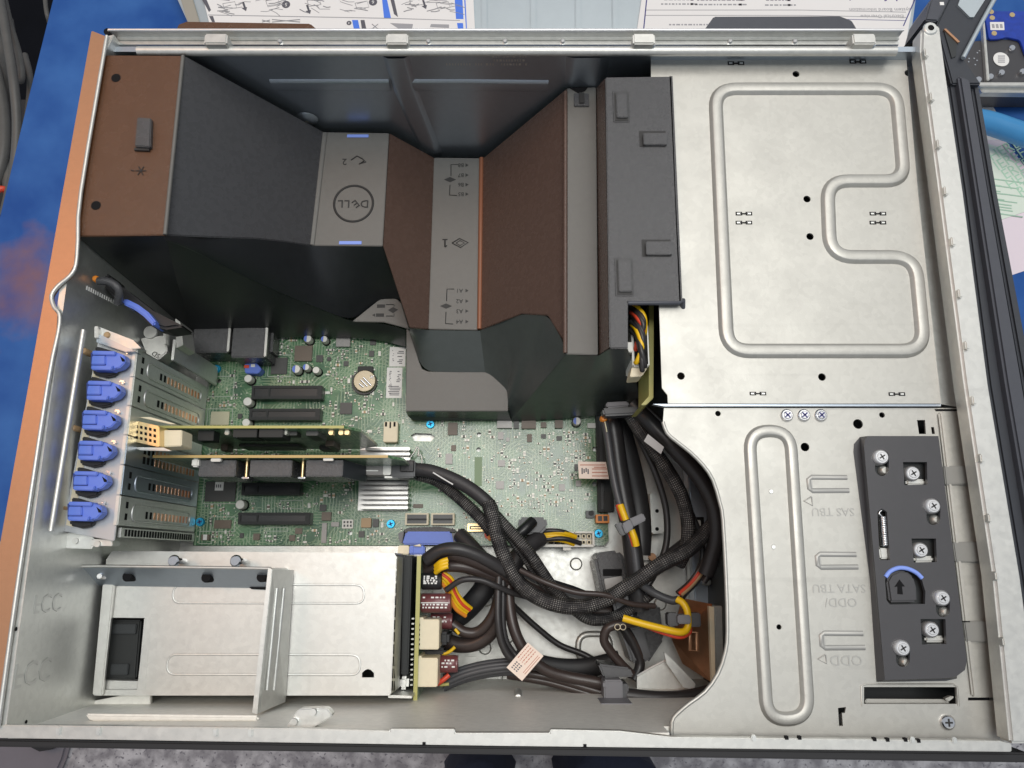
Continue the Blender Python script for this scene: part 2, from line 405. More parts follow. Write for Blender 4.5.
# ================================================================ chassis
ch = thing('server_case', 'open bare steel server case lying on its side on the blue bench', 'server case', (0, 0, 0))
zR = 21.0
m = MB('steel_satin'); m.box(-28.6, -9.9, 29.4, 35.0, -.4, 0)
for x, y in ((487, 600), (485, 648), (515, 646), (576, 564), (508, 679), (660, 604), (655, 640), (706, 521)):      # pressed round bosses
    c = P(x, y, 0); m.cyl(c, .55, 0, .16, 0, 18, .42); m.disc(c, .3, .17)
m.bead([V((*p, 0)) for p in rpoly([P(x, y, 0).to_2d() for x, y in ((578, 634), (610, 634), (610, 662), (578, 662))], 1.0)], .55, .3)
for a, b2, c2, d in ((470, 574, 486, 590), (494, 572, 507, 592), (464, 655, 477, 668), (640, 487, 664, 534)):
    m.bp(a, b2, c2, d, 0, .35, 0, .12)
m.build('floor_panel', ch)
# rear wall (left in the picture), with embossed letters
m = MB(['steel', 'embossed_faint', 'hole', 'print_white'])
m.box(-28.9, -9.6, -28.5, 34.6, 0, 20.9)
def rearP(px, py):
    d = ray(px, py); t = -28.5 / d.x; return V((-28.5, d.y * t, CZ + d.z * t))
for txt, px, py in (('FCC', 33, 671), ('FCC', 48, 602)):
    p = rearP(px, py); M4 = Matrix(((0, 0, 1, -28.49), (1, 0, 0, p.y), (0, -1, 0, p.z), (0, 0, 0, 1)))
    M4 = Matrix(((0, 0, 1, -28.48), (-1, 0, 0, p.y), (0, -1, 0, p.z), (0, 0, 0, 1)))
    m.text(txt, (0, 0, 0), 2.0 if py > 650 else 1.6, M=M4 @ Matrix.Rotation(R(90), 4, 'Z') @ Matrix.Diagonal((1, -1, 1, 1)), mi=1, depth=.01)
for px, py in ((16, 629), (26, 722)): p = rearP(px, py); m.poly3([p + V((.02, .12 * math.cos(a), .12 * math.sin(a))) for a in [k * .785 for k in range(8)]], (-.03, 0, 0), 2)
# dotted stamped row by the handle
for k in range(15):
    p = rearP(87 + k * 2.2, 288 + k * 1.15); m.poly3([p + V((.03, a, c)) for a, c in ((-.14, -.05), (.14, -.05), (.14, .05), (-.14, .05))], (-.03, 0, 0), 3)
m.build('rear_wall', ch)
# wall beside the top of the picture, pressed ribs and dotted stamping
Yw = 34.6
m = MB(['steel_dark', 'steel_satin', 'hole'])
m.box(-28.6, Yw, 28.6, Yw + .4, 0, 20.3)
def wallbead(pts, w, h): m.bead([PY(x, y, Yw) for x, y in pts], w, h, 0, closed=False, up=(0, -1, 0))
wallbead([(272, 85), (300, 85), (390, 85)], 1.5, .16); wallbead([(412, 85), (470, 85), (548, 86)], 1.5, .16)
wallbead([(396, 56), (404, 85), (418, 120), (432, 152)], 1.9, .2)
wallbead([(588, 56), (586, 75), (584, 110)], 3.2, .15)
p = PY(307, 118, Yw)
m.raw([p + V((.9 * math.cos(a), -.05 - .2 * k, .9 * math.sin(a)) if k == 0 else (.5 * math.cos(a), -.3, .5 * math.sin(a))) for k in (0, 1) for a in [i * math.pi / 8 for i in range(16)]],
      [[i, (i + 1) % 16, 16 + (i + 1) % 16, 16 + i] for i in range(16)] + [list(range(16, 32))], 0, True)
m.raw([p + V((.16 * math.cos(a), -.34, .16 * math.sin(a))) for a in [i * math.pi / 4 for i in range(8)]], [list(range(8))], 1)
random.seed(3)
for row, x0, x1, y in ((0, 446, 526, 64), (1, 490, 526, 60), (2, 492, 527, 56)):
    x = x0
    while x < x1:
        w = random.choice((1, 1.5, 2.2, 1.2)); a, b2 = PY(x, y - 1, Yw), PY(x + w, y + 1.2, Yw)
        if random.random() < .82: m.raw([V((a.x, Yw - .02, a.z)), V((b2.x, Yw - .02, a.z)), V((b2.x, Yw - .02, b2.z)), V((a.x, Yw - .02, b2.z))], [[0, 1, 2, 3]], 1)
        x += w + 1.6
m.build('side_wall', ch)
# wall along the near edge
Yb = -9.55
m = MB(['steel_matte', 'hole', 'steel'])
m.box(-28.6, Yb - .3, P(668, 735, 20).x, Yb, 0, 20.4); m.box(P(668, 735, 20).x, Yb - .3, 29, Yb, 0, 18.7)
m.pp([(2, 719), (150, 690), (150, 721), (4, 726)], 11, 11.4, 0, .05)        # folded gusset in the corner
m.pp([(84, 714), (258, 716), (258, 722), (90, 722)], 16.8, 17.2, 0, .12)
for a, b2, c2, d, q in ((168, 703, 196, 708, 0), (126, 699, 141, 706, 1), (474, 706, 500, 713, 0), (496, 708, 512, 713, 1), (45, 723, 50, 725, 1)):
    m.bp(a, b2, c2, d, 9.0 + .1 * q, 9.6 + .1 * q, q, .03)
m.pp(rpoly([(298, 709), (327, 708), (333, 716), (309, 730), (284, 730)], 4, 4), 18.2, 19.0, 2, .25, 3); m.cyl(P(313, 712, 19.2), .2, 19, 19.3, 2, 12); m.cyl(P(294, 722, 19.2), .2, 19, 19.3, 2, 12)
m.build('near_wall', ch)
# a sloping inner shelf between floor and near wall
m = MB(['steel_matte', 'steel'])
m.poly3([P(95, 699, 4.2), P(640, 692, 4.2), P(675, 716, 12), P(672, 726, 16), P(20, 726, 16)], (0, 0, -.25), 0); m.tube([P(422, 724.5, 16.7), P(668, 727, 16.7)], .16, 0, 6, 0)
for x, y in ((63, 707), (107, 697), (3, 722), (518, 694)):
    c = P(x, y, 7); m.cyl(c, .28, 6, 8.4, 1, 12, bev=.08)
m.build('inner_ledge', ch)
# rails
m = MB(['steel', 'hole', 'steel_satin', 'steel_dark', 'alu_bright'])
yb = lambda y, z: P(512, y, z).y
xl, xr = P(110, 40, zR).x, P(905, 40, zR).x
m.box(xl - .3, yb(31, zR), xr, yb(28.5, zR), zR - 1.2, zR + .02, 2, .06)
m.box(xl, yb(44.5, 20.2), xr, yb(31.2, 20.2), 19.8, 20.2, 0, 0)
m.tube([V((xl + 1.8, yb(49.3, 20.8), 20.6)), V((xr - .5, yb(49.3, 20.8), 20.6))], .33, 2, 14, 0); m.tube([V((xl - .2, yb(30, zR), zR)), V((xr, yb(30, zR), zR))], .1, 4, 6, 0)
m.box(xl + .1, yb(38, 20.5), xr, yb(35, 20.5), 20.2, 20.4, 0, .05)
for x in (279, 428, 505, 563, 731, 796):
    c = P(x, 39, 20.5); m.cyl(c, .17, 20.1, 20.4, 4, 10, bev=.06)
    m.bp(x - 7, 33, x + 7, 34.2, 20.2, 20.3, 0, 0)
m.build('far_rail', ch)
for a, c2 in ((204, 227), (386, 408), (633, 655), (853, 876)):
    m = MB(['steel_satin', 'steel_dark']); m.bp(a, 33, c2, 43.5, 20.2, 21.5, 0, .1); m.bp(a + 2, 43.4, c2, 45.6, 20.2, 21.2, 1, .05); m.build('cover_hook', ch)
# near flange with notches, black trim under it
m = MB(['steel_satin', 'hole', 'steel'])
m.pp([(-14, 724), (0, 725), (300, 728.5), (390, 731), (390, 729), (455, 729), (455, 733), (550, 733), (550, 729.5), (620, 731), (672, 737), (1000, 741), (1012, 744), (1012, 752), (500, 746), (-14, 738)], zR - .5, zR, 0, .06)
for x in (58, 98, 215, 250, 754, 913, 955): m.bp(x - 2.4, 726 + x * .012, x + 2.4, 734.5 + x * .0095, zR - .2, zR + .12, 2, .05)
for x, y in ((787, 738), (800, 738), (875, 739.5), (888, 740), (906, 740), (919, 741), (424, 744), (585, 746)): m.bp(x - 1.6, y - 1.8, x + 1.6, y + 1.8, zR - .2, zR + .05, 1)
m.build('near_flange', ch)
m = MB('rubber'); m.pp([(-14, 739), (500, 747), (1030, 753), (1030, 763), (500, 755), (-14, 747)], 17, zR - .55, 0, .1); m.build('black_trim', ch)
# steel rear edge, orange reflection painted in copper colour, + bright lip
outer = [(91, 30), (62, 192), (28, 384), (0, 540), (-12, 610), (-34, 745)]
inner = [(106, 36), (80, 192), (77, 240), (75, 265), (69, 276), (57, 286), (50.5, 296), (53, 307), (58.5, 314), (57.5, 332), (47, 384), (18, 576), (-3, 728)]
m = MB(['copper_and_sheen', 'steel_satin']); m.pp(outer + inner[::-1], zR - .35, zR + .1, 0, .07); m.build('rear_edge', ch)
m = MB('steel_satin'); m.tube([P(x + 1, y, zR + .1) for x, y in inner], .13, 0, 8, 3); m.pp([(106, 36), (114, 34), (104, 55), (101, 55)], zR - 2, zR, 0, .05); m.build('bright_lip', ch)
# corner bits
m = MB(['steel_dark', 'steel', 'hole']); m.pp([(108, 33), (118, 31), (137, 52), (106, 55)], 19.4, 19.7, 0); m.cyl(P(131, 40, 19.8), .22, 19.6, 20.1, 1, 10); m.cyl(P(110, 35, 20.5), .25, 19.9, 20.9, 2, 10); m.build('corner_bracket', ch)
# front flange (right in the picture)
fin = [(922, 27), (921, 50), (940, 192), (965, 384), (994, 576), (1011, 744)]
fout = [(940, 24), (946, 70), (964, 192), (989, 384), (1021, 576), (1044, 744)]
m = MB(['steel_satin', 'hole', 'steel']); m.pp(fin + fout[::-1], zR - 1.4, zR, 0, .16, 3)
m.cyl(P(930, 29, zR), .5, zR, zR + .14, 2, 16, .42); m.disc(P(930, 29, zR), .22, zR + .15, 1)
m.pp([(905, 45), (921, 40), (921, 48), (925, 52), (905, 52)], 18.6, 19.2, 1)
m.build('front_flange', ch)
m = MB(['steel', 'hole']); m.pp([(908, 52), (922, 52), (941, 192), (966, 384), (996, 576), (1012, 742), (1000, 742), (981, 560), (962, 408), (930, 402), (925, 384), (908, 192)], 18.0, 18.6, 0); m.build('front_channel', ch)
for k, (x, y) in enumerate(((927, 52), (933, 96), (940, 143), (947, 190), (954, 241), (961, 293), (968, 345), (975, 400), (983, 458), (991, 518), (998, 576), (1005.5, 642))):
    m = MB(['steel_satin', 'orange_glow_paint']); m.bp(x - 2.2, y - 4.5, x + 2.0, y + 4.5, zR - .3, zR + .3, 0, .07); m.build('spring_tab', ch)
# feet seen past the far rail
for name, pts, mt_ in (('foot', [(176, 30), (178, 24), (186, 21), (310, 23), (318, 30)], 'shroud_warm_tint'), ('foot', [(704, 30), (714, 16), (840, 15.5), (852, 20), (858, 30)], 'bezel_light')):
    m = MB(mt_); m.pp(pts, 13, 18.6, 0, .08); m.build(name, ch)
# ================================================================ front bezel (right edge)
bz_ = thing('front_bezel', 'long black plastic front bezel along the right edge of the steel case', 'bezel', (31, 12, 0))
def lerp(a, b, t): return [(p[0] + (q[0] - p[0]) * t, p[1] + (q[1] - p[1]) * t) for p, q in zip(a, b)]
ba = [(940, 24), (946, 70), (964, 192), (989, 384), (1021, 576), (1046, 750)]
bb = [(968, 30), (979, 82), (998, 192), (1035, 384), (1068, 576), (1094, 750)]
for t0, t1, z, mt_, nm in ((0, .38, 20.3, 'bezel', 'inner_ridge'), (.38, .74, 20.9, 'bezel_light', 'raised_band'), (.76, 1, 20.2, 'bezel', 'outer_ridge')):
    m = MB(mt_); m.pp(lerp(ba, bb, t0)[1:] + lerp(ba, bb, t1)[1:][::-1], 2, z, 0, .15); m.build(nm, bz_)
m = MB(['bezel', 'steel_dark', 'hole', 'cover'])
m.pp([(936, 26), (952, -8), (985, -8), (999, -8), (964, 58), (982, 84), (952, 84)], 19, 20.6, 0, .1); m.build('corner_frame', bz_)
m = MB(['bezel_light', 'print_white']); m.pp([(925, 20), (930, 2), (936, -8), (953, -8), (938, 21)], 18, 21, 0, .1); m.bp(940, 2, 944, 5, 21, 21.05, 1); m.build('hinge_cover', bz_)
m = MB(['cover', 'print_white']); m.pp([(958, 5), (963, -8), (990, -8), (974, 17), (970, 17)], 20.6, 20.75, 0); m.build('window', bz_)
m = MB(['dark_in', 'copper_and_sheen', 'blue']); m.pp([(944, 30), (957, 42), (956, 56), (952, 58)], 20.6, 20.7, 0); m.poly3([P(944, 29, 20.8), P(946, 28.5, 20.8), P(960, 41.5, 20.8), P(958, 42.5, 20.8)], (0, 0, -.15), 1); m.build('opening', bz_)
m = MB('cover'); m.tube([P(998.5, -8, 20.9), P(983, 20, 20.9), P(963, 58, 20.9)], .16, 0, 6, 2); m.build('bright_edge', bz_)
# ================================================================ drive cage cover (upper right sheet)
dc = thing('drive_cage', 'large bare steel drive cage lid with a winding pressed bead and screw holes', 'drive cage', (20, 20, 0))
zP = 19.4
w2 = lambda pts, z: [P(x, y, z).to_2d() for x, y in pts]
holes = [(796, 74), (908, 73), (807, 199), (926, 199), (810, 236.5), (931, 236.5), (822, 377), (949, 377), (681, 376)]
m = MB(['steel_lid', 'hole', 'steel_dark'])
m.sheet(w2([(651, 76), (651, 54), (906, 54), (918, 192), (939, 384), (941, 403.5), (668, 403.5), (667.5, 395), (662, 388), (659, 304), (655, 200)], zP), [circ(P(x, y, zP), .25, 14) for x, y in holes], zP - .15, zP)
m.sheet(w2([(653, 404), (941, 404), (941, 406.2), (664, 406.2)], zP - .12), [], zP - .6, zP - .12, 2)
m.build('lid', dc)
m = MB('steel_lid'); path = rpoly([tuple(P(x, y, zP).to_2d()) for x, y in ((715, 89), (896, 89), (904, 181), (827, 181), (830, 257), (915, 257), (924, 351), (727, 351))], [1.5, 1.5, 1.3, 1.5, 1.6, 1.6, 1.5, 1.5], 8)
m.bead([V((*p, zP)) for p in path], 1.02, .3); m.build('pressed_bead', dc)
for x, y in ((736, 63), (858, 61.5), (744, 213.5), (744, 222.5), (878, 213.5), (878, 222.5), (897, 394), (758, 393.5)):
    m = MB(['hole', 'steel'])
    for s_ in (-1, 1): m.bp(x + s_ * 5 - 3.2, y - 1.7, x + s_ * 5 + 3.2, y + 1.7, zP, zP + .03, 0); m.bp(x + s_ * 5 - 2, y - .8, x + s_ * 5 + 2, y + .8, zP + .03, zP + .05, 1)
    m.bp(x - 4, y - .5, x + 4, y + .5, zP, zP + .055, 0); m.build('slot_mark', dc)
m = MB('dark_in'); m.pp([(664, 70), (930, 70), (950, 400), (956, 715), (760, 715), (750, 410), (672, 400)], .1, 15.0, 0); m.build('dark_filler', dc)  # dark block added so the holes and cage inside read as shade
# ================================================================ lower right sheet
bp_ = thing('bay_panel', 'lower bare steel bay panel with a long oval bead and stamped bay names', 'bay panel', (20, 2, 0))
zL = 19.0
out = [(664, 408), (966, 408), (978, 480), (990, 576), (1004, 742), (672, 739), (672, 722), (677, 714), (690, 703), (705, 692), (718, 674), (725.5, 652), (727.5, 630), (726, 576), (723, 520), (720, 503), (713, 480), (703, 465), (690, 452), (676, 441), (667, 433), (663, 422)]
hl = [(858, 424, 5.2), (882, 415, 3), (805, 447, 4.6), (779, 627, 2.6), (718, 413.5, 3)]
cut = [[(864, 687), (956, 687), (957, 704), (864, 704)], [(838, 708), (846, 707), (845, 713), (842, 713), (843, 726), (839, 726)], [(968, 697.5), (1004, 697.5), (1004, 700.5), (968, 700.5)], [(917, 420), (925, 420), (926, 434), (919, 434)], [(931, 427), (934, 427), (935, 434), (932, 434)]]
def uslot(x0, y0, x1, y1, t=2.1):
    return [(x1, y0), (x0 + 2, y0 - .3), (x0, y0 + 2), (x0 + 1, y1 - 2), (x0 + 3, y1 + .3), (x1 + 2, y1), (x1 + 2, y1 - t), (x0 + 3.4, y1 - t), (x0 + 2.6, y0 + t + .2), (x1, y0 + t)]
ucut = [uslot(807.5, 476, 848, 492), uslot(816, 553, 857, 568.5), uslot(820, 632, 864, 649)]
m = MB(['steel_lid', 'hole', 'steel'])
m.sheet(w2(out, zL), [circ(P(x, y, zL), r * .061, 14) for x, y, r in hl] + [w2(c, zL) for c in cut], zL - .15, zL)
m.tube([P(x, y, zL - .05) for x, y in out[5:]], .13, 0, 6, 2)      # rolled edge of the cut-out
m.pp([(866, 699), (948, 699.5), (950, 703.5), (865, 703.5)], zL - .8, zL - .5, 0, .05); m.pp([(945, 699), (952, 696), (955, 697), (949, 702)], zL - .6, zL - .2, 0, .05)
m.tube([P(x, y, zL) for x, y in ((862, 706), (861, 686), (866, 684), (953, 684), (957, 687), (958.5, 706))], .06, 0, 5, 0)
m.build('sheet', bp_)
for x0, y0, x1, y1 in ((808.5, 477.5, 847, 490.5), (817, 554.5, 856, 567), (821, 633.5, 863, 647.5)):
    m = MB(['embossed', 'steel_lid']); pth = [P(x1, y0, zL), P(x0 + 3, y0 - .3, zL), P(x0, y0 + 2, zL), P(x0 + 1, y1 - 2, zL), P(x0 + 4, y1 + .3, zL), P(x1 + 2, y1, zL)]
    m.sweep(pth, [(-.16, 0), (-.1, .07), (.1, .07), (.16, 0)], 0, pclosed=False, cap=False, dx=True); m.bp(x0 + 2.5, y0 + 2.2, x0 + 4.2, y1 - 2.2, zL, zL + .02, 0); m.build('pressed_tongue', bp_)
m = MB('steel_lid'); path = rpoly([tuple(P(x, y, zL).to_2d()) for x, y in ((749, 431), (790, 431), (808.5, 718), (767, 720))], 1.5, 8)
m.bead([V((*p, zL)) for p in path], .85, .3); m.build('oval_bead', bp_)
def ctext(t, x, y, size, sx=1.):
    m = MB('embossed'); m.text(t, P(x, y, zL + .02), size, R(180), 0, .012, sx=sx); m.build('stamped_lettering', bp_)
ctext('SAS TBU', 833, 511.5, .72, 1.0); ctext('SATA TBU', 839, 588, .72, 1.0); ctext('ODD/', 841, 602, .76, 1.0); ctext('ODD', 846, 660, .85, 1.0)
for x, y in ((808, 501), (822, 659)):
    m = MB('embossed'); m.tube([P(x + 3.5, y - 4.5, zL + .02), P(x - 4, y, zL + .02), P(x + 4.5, y + 4.5, zL + .02), P(x + 3.5, y - 4.5, zL + .02)], .045, 0, 5, 0); m.build('stamped_triangle', bp_)
for x, y in ((771, 491.5), (773.5, 547)):
    m = MB('steel'); m.cyl(P(x, y, zL), .15, zL, zL + .05, 0, 12, .12); m.build('dimple', bp_)
m = MB(['chrome', 'mark']); c = P(947, 722, zL); m.cyl(c, .43, zL, zL + .22, 0, 18, bev=.1); m.box(c.x - .22, c.y - .05, c.x + .22, c.y + .05, zL + .215, zL + .235, 1); m.box(c.x - .05, c.y - .22, c.x + .05, c.y + .22, zL + .215, zL + .238, 1); m.build('corner_screw', bp_)
# guide strip with dark tabs
m = MB(['steel_lid', 'steel_tab', 'clip_dark', 'hole'])
m.pp([(939, 412), (944, 412), (979, 697), (973, 697)], zL, zL + .25, 0, .1)
for pts in ([(944, 466), (976, 465), (978, 484), (946, 485)], [(953, 542), (986, 541), (988, 562), (956, 562)], [(964, 621), (995, 621), (997, 642), (967, 642)]):
    m.pp(pts, zL + .02, zL + .3, 1, .06)
m.pp([(935, 409), (968, 409), (969, 420), (964, 411), (936, 411)], zL, zL + .05, 3)
for a, b2 in ((962, 621), (989, 620)): m.bp(a, b2, a + 8, b2 + 1.2, zL + .3, zL + .33, 3)
m.build('guide_strip', bp_)
# ================================================================ black release plate
rp = thing('release_plate', 'black drive release plate with a blue arc, arrow pad, spring and seven screws', 'release plate', (27, 5, zL))
zB = zL + .8
win = [[(903, 462), (927, 462), (927.5, 484.5), (904.5, 485)], [(911.5, 538.5), (936, 538.5), (937, 562), (914, 562.5)], [(920.5, 619), (945.5, 619), (946.5, 644), (922, 644.5)]]
def keyh(x, y): return [(x + 7.0 * math.cos(a) + 1.0, y + 4 + (8 if math.sin(a) > 0 else -4) + 7.0 * math.sin(a)) for a in [k * math.pi / 10 for k in range(20)]]
ks = [(881, 457), (932.5, 506), (942, 598), (902, 648)]
spr = [(877.5, 512), (882, 508.5), (887, 512), (890, 560), (879.5, 560)]
lev = [(885, 580), (888, 571), (897, 566.5), (907, 567), (916, 572), (922, 580), (925.5, 592), (925, 604), (890, 604.5), (886.5, 600)]
outp = rpoly([(861, 436), (938.5, 436), (966, 660), (960, 677), (876, 681)], 0) 
outp = [(868, 436), (938.5, 436), (953, 550), (967, 660), (965, 670), (957, 676), (948, 678), (885, 680), (879, 565), (864, 447), (865, 440)]
m = MB(['plate_black', 'plate_black'])
m.sheet(w2(outp, zB), [w2(c, zB) for c in win] + [w2(keyh(*k), zB) for k in ks] + [w2(spr, zB), w2(lev, zB)], zB - .25, zB)
m.poly3([P(868, 436, zB), P(865, 440, zB), P(864, 447, zB), P(879, 565, zB), P(885, 680, zB), P(876.5, 681, zL + .03), P(870, 580, zL + .03), P(853.5, 452, zL + .03), P(854, 444, zL + .03), P(860, 437, zL + .03)], (0, 0, -.1), 1)
m.poly3([P(885, 680, zB), P(948, 678, zB), P(957, 676, zB), P(957, 678.5, zL + .03), P(946, 681, zL + .03), P(876.5, 682, zL + .03)], (0, 0, -.1), 1)
m.build('plate_body', rp)
m = MB('dark_in'); m.pp([(872, 440), (937, 440), (960, 665), (890, 670)], zL + .01, zL + .06, 0); m.build('underside', rp)
for i, (x, y) in enumerate(ks + [(914.5, 473), (922.5, 550), (933.5, 630)]):
    c = P(x, y, zB + .15); k = i < 4
    m = MB(['alu_bright', 'mark', 'steel_satin'])
    z1 = zB + .28 if k else zB + .02
    m.cyl(c, .46, zL + .2, z1, 0, 20, bev=.09); m.cyl(c, .30, z1, z1 + .05, 0, 16, bev=.04)
    for a in (R(30), R(120)):
        u = V((math.cos(a), math.sin(a), 0)); w = V((-u.y, u.x, 0)); cc = V((c.x, c.y, z1 + .06))
        m.raw([cc + u * .2 + w * .04, cc - u * .2 + w * .04, cc - u * .2 - w * .04, cc + u * .2 - w * .04], [[0, 1, 2, 3]], 1)
    if k: m.cyl(P(x + 1.2, y + 14, zL), .34, zL + .1, zL + .45, 2, 16, .2)
    else: m.bp(x - 8, y + 6, x + 12, y + 12.5, zL + .06, zL + .4, 2, .12)
    m.build('screw', rp)
m = MB(['chrome', 'steel_satin', 'mark'])
hx = [P(882.5 + 5 * t / 60., 514 + t * .62, zL + .62) for t in range(0, 61)]
hel = []
for k in range(0, 241):
    t = k / 240; c = P(882.5 + 2.2 * t, 517 + 29 * t, zL + .55); a = k * 2 * math.pi * 16 / 240
    hel.append(c + V((.2 * math.cos(a), 0, .2 * math.sin(a))))
m.tube(hel, .05, 0, 5, 0); m.tube([P(882, 510, zL + .6), P(879, 513, zL + .6), P(882.5, 517, zL + .6)], .06, 0, 6, 4)
m.bp(880, 548, 890, 559, zL + .1, zL + .5, 1, .08); m.build('spring', rp)
m = MB(['blue_pale']); m.tube([P(x, y, zB + .02) for x, y in ((885.5, 577), (890, 571.5), (898, 568), (907, 568.5), (916, 572.5), (922, 578))], .13, 0, 8, 5); m.build('blue_arc', rp)
m = MB(['plate_black', 'hole']); m.pp([(887, 581), (891, 574), (899, 570.5), (907, 571), (914, 577), (917, 588), (917.5, 602), (890, 602.5)], zL + .1, zB - .08, 0, .12)
m.poly3([P(x, y, zB - .06) for x, y in ((899.5, 579.5), (905, 586.5), (902, 586.5), (903, 594.5), (897.5, 594), (897.5, 586.5), (894.5, 587))], (0, 0, -.03), 1); m.build('arrow_pad', rp)
# spare screws lying in a row
for i, (x, w_) in enumerate(((787.5, 'leftmost of the three'), (804.5, 'middle one of the three'), (821.5, 'rightmost of the three'))):
    c = P(x, 415, zL + .2); m = MB(['print_white', 'chrome', 'ink_navy'])
    m.cyl(c, .40, zL, zL + .2, 1, 20, bev=.07); m.cyl(c, .26, zL + .2, zL + .27, 1, 16, bev=.04)
    for a in (R(40), R(130)):
        u = V((math.cos(a), math.sin(a), 0)); w = V((-u.y, u.x, 0)); cc = V((c.x, c.y, zL + .28))
        m.raw([cc + u * .22 + w * .045, cc - u * .22 + w * .045, cc - u * .22 - w * .045, cc + u * .22 - w * .045], [[0, 1, 2, 3]], 2)
    tag(m.build('spare_screw', loc=c), 'silver screw in a row below the cage lid, ' + w_, 'screw', 'spare screws in a row of three')
# ================================================================ air shroud
sh = thing('air_shroud', 'big black plastic air shroud with warm reflections painted on some faces, stepped ridges and a round badge', 'air shroud', (-5, 22, 5))
def planar(pts, ia, ib, ic):      # put every corner of a slope on the plane of three of them, where the photo shows it
    a, b, c = (P(*pts[i]) for i in (ia, ib, ic)); nn = (b - a).cross(c - a); o = V((0, 0, CZ)); out = []
    for p in pts: d = ray(p[0], p[1]); out.append(o + d * ((a - o).dot(nn) / d.dot(nn)))
    return out
def face(name, pts, mt_, t=.25, bev=.05, parent=None, extra=None, pl=None):
    m = MB(mt_ if isinstance(mt_, list) else [mt_, 'mark', 'blue_pale', 'shroud', 'hole'])
    m.poly3(planar(pts, *pl) if pl else [P(*p) for p in pts], (0, 0, -t), 0, bev)
    if extra: extra(m)
    return m.build(name, parent or sh)
z1, z2, z3, z4, z5 = 20.8, 10.8, 6.9, 16.5, 20.0
def ex1(m):
    for x, y in ((116, 78), (96, 205.5)): m.cyl(P(x, y, z1), .32, z1 - .1, z1 + .02, 4, 18); 
    m.pp([(137, 117), (151, 118), (150, 147), (134.5, 146)], z1, z1 + .4, 3, .06); m.pp([(134.5, 147.5), (149, 148.5), (149, 150.5), (134, 150)], z1, z1 + .2, 1)
    c = P(141, 171, z1)
    for a in (0, 1, 2): 
        u = V((math.cos(a * 1.05), math.sin(a * 1.05), 0)) * .35; m.tube([c - u + V((0, 0, z1 + .03 - c.z)), c + u + V((0, 0, .03))], .035, 1, 5, 0)
    m.tube([P(131, 170, z1 + .03), P(134, 171, z1 + .03)], .04, 1, 5, 0)
face('end_panel', [(101, 55, z1), (184, 55.5, z1), (165, 235, z1), (78, 236, z1)], ['shroud_warm_tint', 'mark', 'blue_pale', 'shroud', 'hole'], extra=ex1)
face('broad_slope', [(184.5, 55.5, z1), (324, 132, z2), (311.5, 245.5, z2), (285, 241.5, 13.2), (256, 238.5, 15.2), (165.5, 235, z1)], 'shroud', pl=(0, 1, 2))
m = MB('shroud_lit'); m.tube([P(183, 56, z1 + .02), P(165, 234.5, z1 + .02)], .14, 0, 6, 0); m.build('rounded_edge', sh); m = MB('shroud_lit'); m.tube([P(324, 133, z2 - .02), P(311, 245, z2 - .02)], .32, 0, 8, 0, .4); m.build('rounded_edge', sh)
def ex2(m):
    for a, b, c, d in ((347, 134.3, 368.5, 137.2), (339, 241, 361.5, 244.2)): m.bp(a, b, c, d, z2, z2 + .06, 2, .02)
    c = P(353.5, 203.5, z2 + .02); m.sweep([c + V((1.55 * math.cos(a), 1.55 * math.sin(a), 0)) for a in [k * math.pi / 20 for k in range(40)]], [(.09 * math.cos(q), .06 * math.sin(q)) for q in [k * math.pi / 3 for k in range(6)]], 1, closed=True)
    for t, dx, r in (('D', .88, 0), ('E', .17, R(38)), ('L', -.5, 0), ('L', -1.02, 0)):
        m.text(t, c + V((dx, 0, .02)), .92, R(180) + r, 1, .02, sx=1.05)
    m.text('2', P(344.5, 161.5, z2 + .02), .8, R(180), 1, .02)
    m.tube([P(x, y, z2 + .03) for x, y in ((351, 160), (357, 156), (362, 158.5), (366, 162), (359, 164), (364, 161))], .05, 1, 5, 0)
face('badge_panel', [(324, 132, z2), (389, 133, z2), (382.5, 246, z2), (311, 245.5, z2)], 'shroud_lit', extra=ex2)
face('short_slope', [(389.5, 133, z2), (434, 157.5, z3), (428.5, 329, z3), (409.5, 327.5, 8.5), (383, 246, z2)], 'shroud_warm_sheen', pl=(0, 1, 2))
def ex3(m):
    def lines(ps, w=.04): m.tube([P(x, y, z3 + .02) for x, y in ps], w, 1, 5, 0)
    for dy, d0, dia, mir in ((0, 0, (450, 179.5), 0), (143, -4, (446, 306), 1)):
        lines([(458 + d0, 164.5 + dy - (2 if dy else 0)), (451 + d0, 164.5 + dy - (2 if dy else 0)), (451 + d0, 176 + dy)] if not dy else [(454, 289), (447, 289), (446.5, 301)])
        lines([(450, 185), (449.5, 195), (457, 195.5)] if not dy else [(446, 312), (445.5, 323.5), (453, 324)])
        ys = (165, 175, 184.5, 194) if not dy else (290.5, 301, 311, 321.5)
        for k, y in enumerate(ys):
            m.text('B%d' % (8 - k) if not dy else 'A%d' % (k + 1), P(461 if not dy else 459.5, y, z3 + .02), .5, R(180), 1, .015)
            m.poly3([P(465.5, y - 1.7, z3 + .03), P(468.5, y, z3 + .03), P(465.5, y + 1.7, z3 + .03)], (0, 0, -.03), 1)
        x, y = dia; m.poly3([P(x - 6, y, z3 + .03), P(x, y - 2.6, z3 + .03), P(x + 6, y, z3 + .03), P(x, y + 2.6, z3 + .03)], (0, 0, -.03), 1)
    lines([(445, 239.5), (445, 247)], .07); lines([(442.5, 239.5), (447.5, 239.5)], .05); lines([(445, 247), (447, 245.5)], .05)
    lines([(452, 243), (459.5, 238.5), (468, 242.5), (460.5, 247.5), (452, 243)], .05); lines([(456, 243), (460, 240.5), (464.5, 243), (460, 245.5), (456, 243)], .035)
